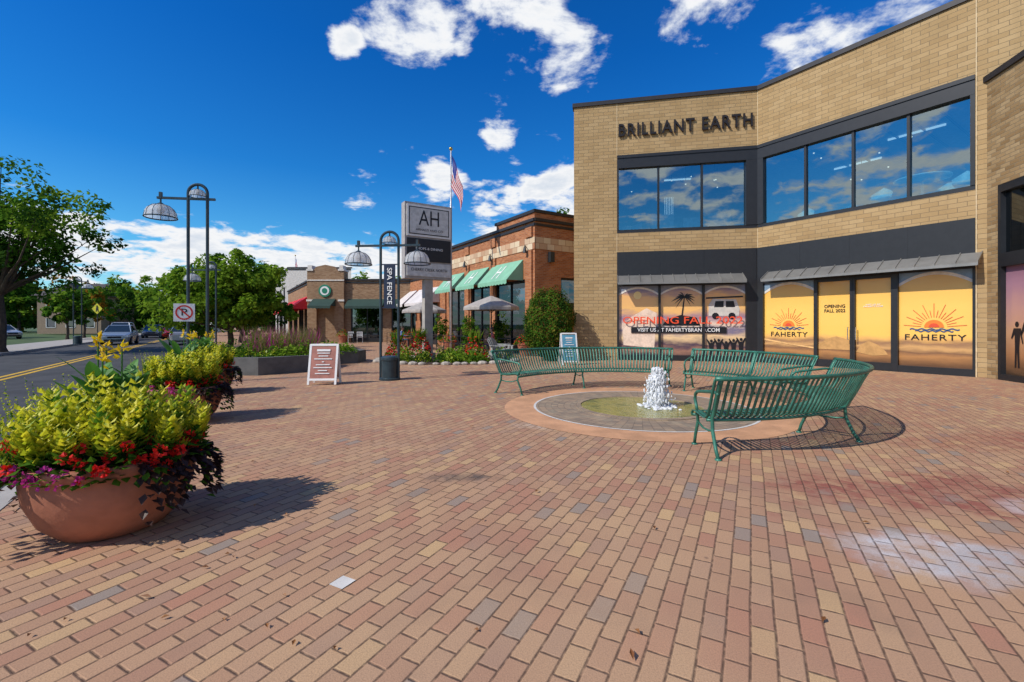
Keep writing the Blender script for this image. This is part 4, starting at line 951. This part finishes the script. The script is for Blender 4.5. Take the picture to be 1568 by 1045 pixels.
text('sign_words_lower','CHERRY CREEK NORTH',loc_of(SO,rN,1.05,-.045,3.72),rN,INK,sg,1.6,.12,.004)
text('sign_words_middle','SHOPS & DINING',loc_of(SO,rN,1.05,-.045,4.6),rN,WHITE,sg,1.2,.1,.004)
mb=MB(); mb.bx(.88,1.24,.05,.37,0,3.35); mb.bx(.78,1.34,-.03,.45,0,.25); mb.make('post',[CONC],sg,SO,rN)

# ------------------------------------------------------------------ flags
def flag(c,H,fl,hoist,name='flagpole'):
    e=empty(name,c); mb=MB(); mb.tube([(0,0,0),(0,0,H)],[.07,.035],10,0); mb.sphere((0,0,H+.08),.10,1,10,6); mb.make('pole',[pbr('flagpole_white',(.6,.6,.6),.3,.3),pbr('gold_ball',(.5,.35,.1),.3,.9)],e,c,0,True)
    mb=MB(); na,nb=24,13
    def pt(a,b):
        ww=.07*math.sin(b*9+a*3)+.04*math.sin(b*17-a*5)
        return (.04+.34*fl*a*(1-.2*a)+.05*math.sin(a*7+b*4),-.25*fl*a+ww*(.3+a),H-.25-b*hoist*(1-.15*a)-a*fl*.80)
    vs=[pt(i/na,j/nb) for i in range(na+1) for j in range(nb+1)]
    mb.v.extend(vs)
    for i in range(na):
        for j in range(nb):
            mb.f.append((i*(nb+1)+j,i*(nb+1)+j+1,(i+1)*(nb+1)+j+1,(i+1)*(nb+1)+j)); mb.mi.append(2 if (i<na*.4 and j<7) else (0 if j%2==0 else 1))
    FR=leafmat('flag_red',(.6,.02,.03),(.65,.03,.04),.4); FW=leafmat('flag_white',(.8,.8,.8),(.8,.8,.8),.4); FB=leafmat('flag_blue',(.03,.05,.25),(.04,.06,.3),.4)
    mb.make('flag',[FR,FW,FB],e,c,0,True)
flag((-3.25,24.2,0),10.7,2.3,1.6)
flag((-30,63,0),10.9,1.5,1.0)

# ------------------------------------------------------------------ A-frame signs
def aframe(c,rz,w_,h_,mf,mp,name='sandwich_board_sign'):
    e=empty(name,c); mb=MB()
    for sgn in (-1,1):
        for x in (-w_/2+.025,w_/2-.025): mb.box((x,-sgn*.105*h_,h_/2),(.05,.03,h_),0,Matrix.Rotation(-sgn*R(12),3,'X'))
        for z in (h_-.03,.13): mb.box((0,-sgn*.21*h_*(1-z/h_),z),(w_-.1,.03,.05),0,Matrix.Rotation(-sgn*R(12),3,'X'))
        mb.box((0,-sgn*.105*h_*.95,h_*.54),(w_-.09,.016,h_*.80),1,Matrix.Rotation(-sgn*R(12),3,'X'))
    mb.make('frame',[mf,mp],e,c,rz)
    mb=MB(); random.seed(9)
    for k in range(9):
        z=h_*(.84-.07*k); ww=(w_-.2)*random.uniform(.4,.95); y=-.21*h_*(1-z/h_)-.024
        if k==4: ww=.05
        mb.box((0,y+.0,z),(ww,.004,.022 if k else .05),0,Matrix.Rotation(-R(12),3,'X'))
    mb.make('lettering',[WHITE],e,c,rz)
aframe((-4.55,11.05,0),R(4),.68,.98,WHITE,pbr('board_maroon',(.38,.16,.12),.5))
aframe((2.02,16.3,0),R(10),.6,1.15,WHITE,pbr('board_blue',(.10,.30,.42),.5))

# ------------------------------------------------------------------ patio
def umbrella(c):
    e=empty('patio_umbrella',c); mb=MB()
    mb.lathe([(1.35,2.25),(1.32,2.32),(.7,2.58),(.05,2.82),(0,2.83)],n=8); mb.lathe([(1.35,2.25),(1.35,2.13)],n=8); mb.make('canopy',[pbr('umbrella_cloth',(.36,.33,.30),.8)],e,c)
    mb=MB(); mb.tube([(0,0,0),(0,0,2.85)],.028,8); mb.lathe([(0,0),(.3,0),(.3,.06),(.05,.1)],n=16)
    for k in range(8):
        q=k*math.pi/4; mb.tube([(0,0,2.0),(.65*math.cos(q),.65*math.sin(q),2.5)],.01,5)
    mb.make('pole',[DARK],e,c)
umbrella((-1.0,22.0,0)); umbrella((-5.3,27.5,0))
def table(c,r=.42):
    mb=MB(); mb.lathe([(0,0),(.25,0),(.25,.03),(.04,.06),(.04,.70),(r,.72),(r,.75),(0,.752)],n=18); mb.make('cafe_table',[DARK],None,c)
def chair(c,rz,mat,name='cafe_chair'):
    mb=MB(); 
    for x in (-.2,.2):
        mb.tube([(x,-.2,0),(x,-.2,.44)],.014,6); mb.tube([(x,.24,0),(x,.2,.44),(x,.26,.86)],.014,6)
    mb.bx(-.22,.22,-.22,.22,.43,.46)
    for k in range(5): mb.box((0,.215+.04*k/4,.55+.075*k),(.4,.015,.045))
    mb.make(name,[mat],None,c,rz)
for c in ((-1.6,21.2,0),(-.3,22.9,0),(-4.6,26.3,0),(-6.2,28.4,0)): table(c); chair((c[0]-.7,c[1]+.1,0),R(90),DARK); chair((c[0]+.7,c[1]-.1,0),R(-90),DARK)
def adirondack(c,rz):
    mb=MB()
    for k in range(6):
        x=-.25+k*.1; hh=.92-.05*abs(k-2.5); mb.add([(x-.04,.18,.30),(x+.04,.18,.30),(x+.045,.45,hh),(x-.045,.45,hh),(x-.04,.21,.30),(x+.04,.21,.30),(x+.045,.48,hh),(x-.045,.48,hh)],[(0,1,2,3),(4,7,6,5),(0,4,5,1),(1,5,6,2),(2,6,7,3),(3,7,4,0)])
    for k in range(6): y=-.35+k*.1; mb.box((0,y,.38-.012*k),(.56,.085,.02))
    for x in (-.33,.33):
        mb.box((x,-.05,.58),(.12,.75,.025)); mb.box((x*.93,-.34,.28),(.05,.09,.56)); mb.box((x*.93,.25,.28),(.05,.09,.56)); mb.box((x*.85,.0,.30),(.03,.8,.12),0,Matrix.Rotation(-R(10),3,'X'))
    mb.make('adirondack_chair',[pbr('chair_grey',(.30,.30,.29),.6)],None,c,rz)
adirondack((-.45,18.6,0),R(60)); adirondack((-.55,19.8,0),R(75))
for x in (-11.9,-12.6): chair((x,35.6,0),R(20),WHITE)
table((-12.2,35.0,0))
mb=MB()
for k in range(14):
    p=D_+SD*(1+k*1.0)-SN*3.0; mb.tube([(p.x,p.y,0),(p.x,p.y,.9)],.02,6)
    if k<13:
        q=D_+SD*(2+k*1.0)-SN*3.0
        for z in (.15,.5,.88): mb.tube([(p.x,p.y,z),(q.x,q.y,z)],.012,5)
mb.make('patio_railing',[DARK])
def pot(c,s=1):
    mb=MB(); mb.lathe([(0,0),(.22*s,0),(.32*s,.45*s),(.35*s,.47*s),(.35*s,.52*s),(.3*s,.5*s),(0,.48*s)],n=20,m=0); mound(mb,(0,0,.45*s),.5*s,.5*s,.5*s,420,.08,[1,2,3,1]); mb.make('potted_plant',[TERRA,L_G[0],L_G[1],L_RF],None,c)
random.seed(60)
for c in ((-9.0,35.5,0),(-13.3,35.8,0),(-6.8,30,0),(-3.4,24.5,0),(.6,20.9,0)): pot(c,1.1)
mb=MB(); random.seed(61)
for t in (2.2,5.6,9.8): 
    p=D_+SD*t-SN*.7; crown(mb,(p.x,p.y,1.0),(.5,.5,1.0),50,30,.12,[0,1,2],70+int(t),.4,.25)
mb.make('shrub',L_G)

# ------------------------------------------------------------------ traffic signs
def post_sign(name,c,rz,z,kind):
    e=empty(name,c); mb=MB(); mb.tube([(0,0,0),(0,0,z+.5)],.035,8); mb.make('post',[DARK],e,c)
    mb=MB(); s=.45
    if kind=='diamond':
        mb.add([(0,-.05,z+s),(s,-.05,z),(0,-.05,z-s),(-s,-.05,z)],[(0,1,2,3)],0); mb.add([(0,-.03,z+s),(s,-.03,z),(0,-.03,z-s),(-s,-.03,z)],[(0,3,2,1)],0)
        mb.sphere((0,-.07,z+.22),.06,1,8,5); mb.add([(-.12,-.06,z-.26),(-.05,-.06,z-.26),(.0,-.06,z-.08),(.08,-.06,z-.26),(.15,-.06,z-.26),(.08,-.06,z+.14),(-.07,-.06,z+.14)],[(0,1,2,3,4,5,6)],1)
    else: mb.bx(-.3,.3,-.06,-.04,z-.4,z+.4,0)
    mb.make('plate',[pbr('sign_yellow',(.55,.5,.03),.5) if kind=='diamond' else WHITE,INK],e,c,rz)
post_sign('pedestrian_crossing_sign',(-34.6,38,0),0,2.75,'diamond')
post_sign('speed_limit_sign',(-33,46,0),0,2.4,'rect')

# ------------------------------------------------------------------ cars
TYRE=pbr('tyre',(.02,.02,.02),.8); HUB=pbr('hub',(.45,.45,.46),.3,.8); CGL=pbr('car_glass',(.02,.03,.035),.08,0,.1,spec=.9); HL=pbr('headlight',(.75,.78,.8),.15); TL=pbr('taillight',(.4,.01,.01),.3)
def car(c,rz,col,suv=False,name='parked_car'):
    e=empty(name,c); PA=pbr('car_paint',col,.25,.4,.03)
    mb=MB(); up=.12 if suv else 0; rh=1.72 if suv else 1.47
    st=[(-2.28,.68,.40,.66),(-2.2,.82,.28,.76),(-1.9,.88,.24,.84),(-1.05,.91,.22,.98),(1.5,.91,.22,1.02),(2.05,.87,.26,1.0),(2.22,.80,.34,.92),(2.27,.70,.42,.8)]
    vs=[]
    for y,hw,z0,z1 in st:
        z1+=up*.8; z0+=up*.5; zm=(z0+z1)/2+.08
        vs+=[(-hw*.9,y,z0),(-hw,y,zm),(-hw*.93,y,z1-.05),(-hw*.78,y,z1),(hw*.78,y,z1),(hw*.93,y,z1-.05),(hw,y,zm),(hw*.9,y,z0)]
    fs=[]
    for i in range(len(st)-1):
        for j in range(8): fs.append((i*8+j,i*8+(j+1)%8,i*8+8+(j+1)%8,i*8+8+j))
    fs+=[tuple(range(7,-1,-1)),tuple(len(vs)-8+q for q in range(8))]
    mb.add(vs,fs,0)
    b=1.0+up*.8; y0,y1=-1.05,(2.05 if suv else 1.85); r0,r1=-.25,(1.85 if suv else 1.15)
    g=[(-.80,y0,b-.03),(.80,y0,b-.03),(.80,y1,b-.03),(-.80,y1,b-.03),(-.62,r0,rh),(.62,r0,rh),(.62,r1,rh),(-.62,r1,rh)]
    mb.add(g,[(0,1,5,4),(1,2,6,5),(2,3,7,6),(3,0,4,7)],1)
    mb.add([(-.63,r0-.02,rh+.005),(.63,r0-.02,rh+.005),(.63,r1+.02,rh+.005),(-.63,r1+.02,rh+.005),(-.5,r0+.1,rh+.05),(.5,r0+.1,rh+.05),(.5,r1-.1,rh+.05),(-.5,r1-.1,rh+.05)],[(4,5,6,7),(0,1,5,4),(1,2,6,5),(2,3,7,6),(3,0,4,7)],0)
    for a_,b_ in ((0,4),(1,5),(2,6),(3,7)): mb.tube([g[a_],g[b_]],.04,5,0)
    for s in (-1,1):
        ym=(y0+y1)/2+.1; mb.tube([(s*.805,ym,b-.03),(s*.625,ym,rh)],.035,5,2)
        mb.box((s*.98,-.75,b+.03),(.16,.1,.12),0)
        for y in (-1.42,1.38):
            mb.tube([(s*.70,y,.33),(s*.925,y,.33)],.335,18,2); mb.tube([(s*.925,y,.33),(s*.935,y,.33)],.2,12,3)
        mb.box((s*.62,-2.2,.66+up*.6),(.32,.12,.13),4); mb.box((s*.66,2.2,.80+up*.6),(.26,.1,.14),5)
    mb.box((0,-2.26,.60+up*.6),(.8,.06,.14),2); mb.box((0,-2.24,.40+up*.6),(1.2,.08,.12),2); mb.box((0,2.27,.62),(.45,.03,.12),4)
    mb.make('body',[PA,CGL,TYRE,HUB,HL,TL],e,c,rz)
def cpos(u,v): p=P(u,v,-.12); return (p.x,p.y,p.z)
zc=math.atan2(.53,.848)
car(cpos(-7.2,47),zc,(.30,.36,.42),False,'silver_car')
car(cpos(-3.3,56),zc+math.pi,(.05,.06,.08),True,'dark_car')
car(cpos(-3.6,70),zc+math.pi,(.5,.5,.5),True,'white_car')
car(cpos(-7.4,68),zc,(.2,.2,.22),False,'grey_car')
car(cpos(-2.8,44),zc+math.pi,(.35,.36,.38),False,'silver_car')
car(cpos(-5.0,62),zc,(.45,.03,.03),False,'red_car')
car(cpos(-8.8,80),zc,(.4,.4,.42),False,'silver_car')
car(cpos(-8.8,58),zc,(.55,.55,.55),True,'white_car')
car((-55,49,-.12),R(70),(.45,.46,.47),False,'silver_car'); car((-50,38,-.12),R(75),(.08,.09,.1),True,'dark_car'); car((-44,62,-.12),R(70),(.5,.5,.5),True,'white_car')

# ------------------------------------------------------------------ people
SKIN=pbr('skin',(.45,.26,.18),.5,0,.03); HAIR=pbr('hair',(.04,.025,.015),.6)
def person(c,rz,shirt,pants,pose='stand',name='person'):
    if pose=='stand':
        J=dict(pel=(0,0,.93),sp=(0,0,1.15),ch=(0,.01,1.35),nk=(0,0,1.47),hd=(0,-.01,1.56),
            ls=(.17,0,1.40),le=(.23,.02,1.12),lw=(.22,-.08,.87),lh=(.22,-.11,.78),rs=(-.17,0,1.40),re=(-.23,.02,1.12),rw=(-.21,-.10,.88),rh=(-.21,-.13,.79),
            lp=(.09,0,.88),lk=(.10,-.03,.50),la=(.11,.02,.09),lt=(.12,-.14,.04),rp=(-.09,0,.88),rk=(-.10,-.09,.50),ra=(-.10,-.02,.09),rt=(-.11,-.18,.04))
    else:
        J=dict(pel=(0,0,.50),sp=(0,.02,.74),ch=(0,.0,.94),nk=(0,-.02,1.06),hd=(0,-.04,1.15),
            ls=(.17,0,.99),le=(.22,-.06,.74),lw=(.15,-.30,.74),lh=(.13,-.38,.75),rs=(-.17,0,.99),re=(-.22,-.06,.74),rw=(-.15,-.30,.74),rh=(-.13,-.38,.75),
            lp=(.09,0,.48),lk=(.11,-.42,.50),la=(.11,-.40,.09),lt=(.12,-.56,.04),rp=(-.09,0,.48),rk=(-.11,-.42,.50),ra=(-.11,-.42,.09),rt=(-.12,-.58,.04))
    Rr=dict(pel=.13,sp=.12,ch=.14,nk=.055,hd=.06,ls=.065,le=.045,lw=.032,lh=.035,rs=.065,re=.045,rw=.032,rh=.035,lp=.09,lk=.06,la=.04,lt=.035,rp=.09,rk=.06,ra=.04,rt=.035)
    ks=list(J); E=[('pel','sp'),('sp','ch'),('ch','nk'),('nk','hd'),('ch','ls'),('ls','le'),('le','lw'),('lw','lh'),('ch','rs'),('rs','re'),('re','rw'),('rw','rh'),('pel','lp'),('lp','lk'),('lk','la'),('la','lt'),('pel','rp'),('rp','rk'),('rk','ra'),('ra','rt')]
    me=bpy.data.meshes.new('tmp'); me.from_pydata([J[k] for k in ks],[(ks.index(a),ks.index(b)) for a,b in E],[])
    ob=bpy.data.objects.new('tmp',me); sc.collection.objects.link(ob)
    ob.modifiers.new('s','SKIN')
    for i,k in enumerate(ks): me.skin_vertices[0].data[i].radius=(Rr[k],Rr[k]*.8)
    me.skin_vertices[0].data[0].use_root=True
    ob.modifiers.new('ss','SUBSURF').levels=1
    bpy.context.view_layer.update(); dg=bpy.context.evaluated_depsgraph_get()
    m2=bpy.data.meshes.new_from_object(ob.evaluated_get(dg)); bpy.data.objects.remove(ob)
    m2.materials.clear()
    for m in (pbr('shirt',shirt,.8),pbr('trousers',pants,.8),SKIN,TYRE): m2.materials.append(m)
    zt=J['pel'][2]+.03; nk=J['nk'][2]
    for p in m2.polygons:
        x,y,z=p.center; p.use_smooth=True
        if z>nk-.02: i=2
        elif (Vector((x,y,z))-Vector(J['lh'])).length<.11 or (Vector((x,y,z))-Vector(J['rh'])).length<.11: i=2
        elif z<.08: i=3
        elif z<zt and not (abs(x)>.15 and pose=='stand' and z>.7): i=1
        else: i=0
        p.material_index=i
    e=empty(name,c); b=bpy.data.objects.new('body',m2); sc.collection.objects.link(b); b.location=c; b.rotation_euler=(0,0,rz); setp(b,e)
    mb=MB(); hx,hy,hz=J['hd']; hz+=.06
    mb.sphere((hx,hy,hz),.10,0,14,10,(.78,.92,1.15)); mb.sphere((hx,hy+.018,hz+.02),.108,1,14,10,(.82,.9,1.1))
    mb.sphere((hx,hy-.095,hz-.01),.018,0,6,4,(.8,1,1.4))
    for s in (-1,1): mb.sphere((hx+s*.032,hy-.082,hz+.01),.010,1,6,4); mb.sphere((hx+s*.08,hy,hz-.01),.022,0,6,4,(.5,1,1.3))
    mb.box((hx,hy-.088,hz-.055),(.04,.01,.008),2)
    mb.make('head',[SKIN,HAIR,RED],e,c,rz,True)
person((-19.9,43.2,0),R(20),(.03,.03,.04),(.05,.06,.12),'stand')
person((-18.9,43.8,0),R(-60),(.5,.1,.08),(.04,.04,.05),'stand')
person((-5.2,26.2,0),R(90),(.5,.5,.52),(.05,.06,.12),'sit'); person((-6.9,28.5,0),R(90),(.1,.2,.4),(.05,.05,.06),'sit')
person((-.9,21.1,0),R(-90),(.4,.1,.1),(.05,.06,.1),'sit')

# ------------------------------------------------------------------ bits on the ground
random.seed(77); mb=MB()
for (x,y) in ((.58,2.15),(.52,1.95),(1.5,2.2),(-2.1,2.9),(.2,3.9),(2.6,3.3),(-.6,6.4),(4.8,4.4),(-1.9,2.4),(1.0,3.2)):
    q=random.uniform(0,6.28); mb.leaf((x,y,.012),(math.cos(q),math.sin(q),.12),random.uniform(.03,.07),.022,0,(0,0,1),.4)
for k in range(130):
    q=random.uniform(0,6.28); v=random.uniform(0,14); p=P(random.uniform(-1.4,.3)+random.random()**3*2,v); mb.leaf((p.x,p.y,.010),(math.cos(q),math.sin(q),.1),random.uniform(.02,.05),.02,0,(0,0,1),.4)
for k in range(60):
    q=random.uniform(0,6.28); p=loc_of(A_,rA,random.uniform(-1,7),-random.random()**2*1.5-.1,0); mb.leaf((p.x,p.y,.010),(math.cos(q),math.sin(q),.1),random.uniform(.03,.07),.025,0,(0,0,1),.4)
mb.make('fallen_leaves',[leafmat('dead_leaf',(.20,.08,.03),(.33,.15,.05),.2)])
mb=MB()
def pvc(a,b): return (a*.465+b*.885, a*.885-b*.465, .004)
a0,b0=.208*8.5,-.104*20
mb.add([pvc(a0,b0),pvc(a0+.1,b0),pvc(a0+.1,b0+.1),pvc(a0,b0+.1)],[(0,1,2,3)]); mb.make('pale_paver',[OFFW])
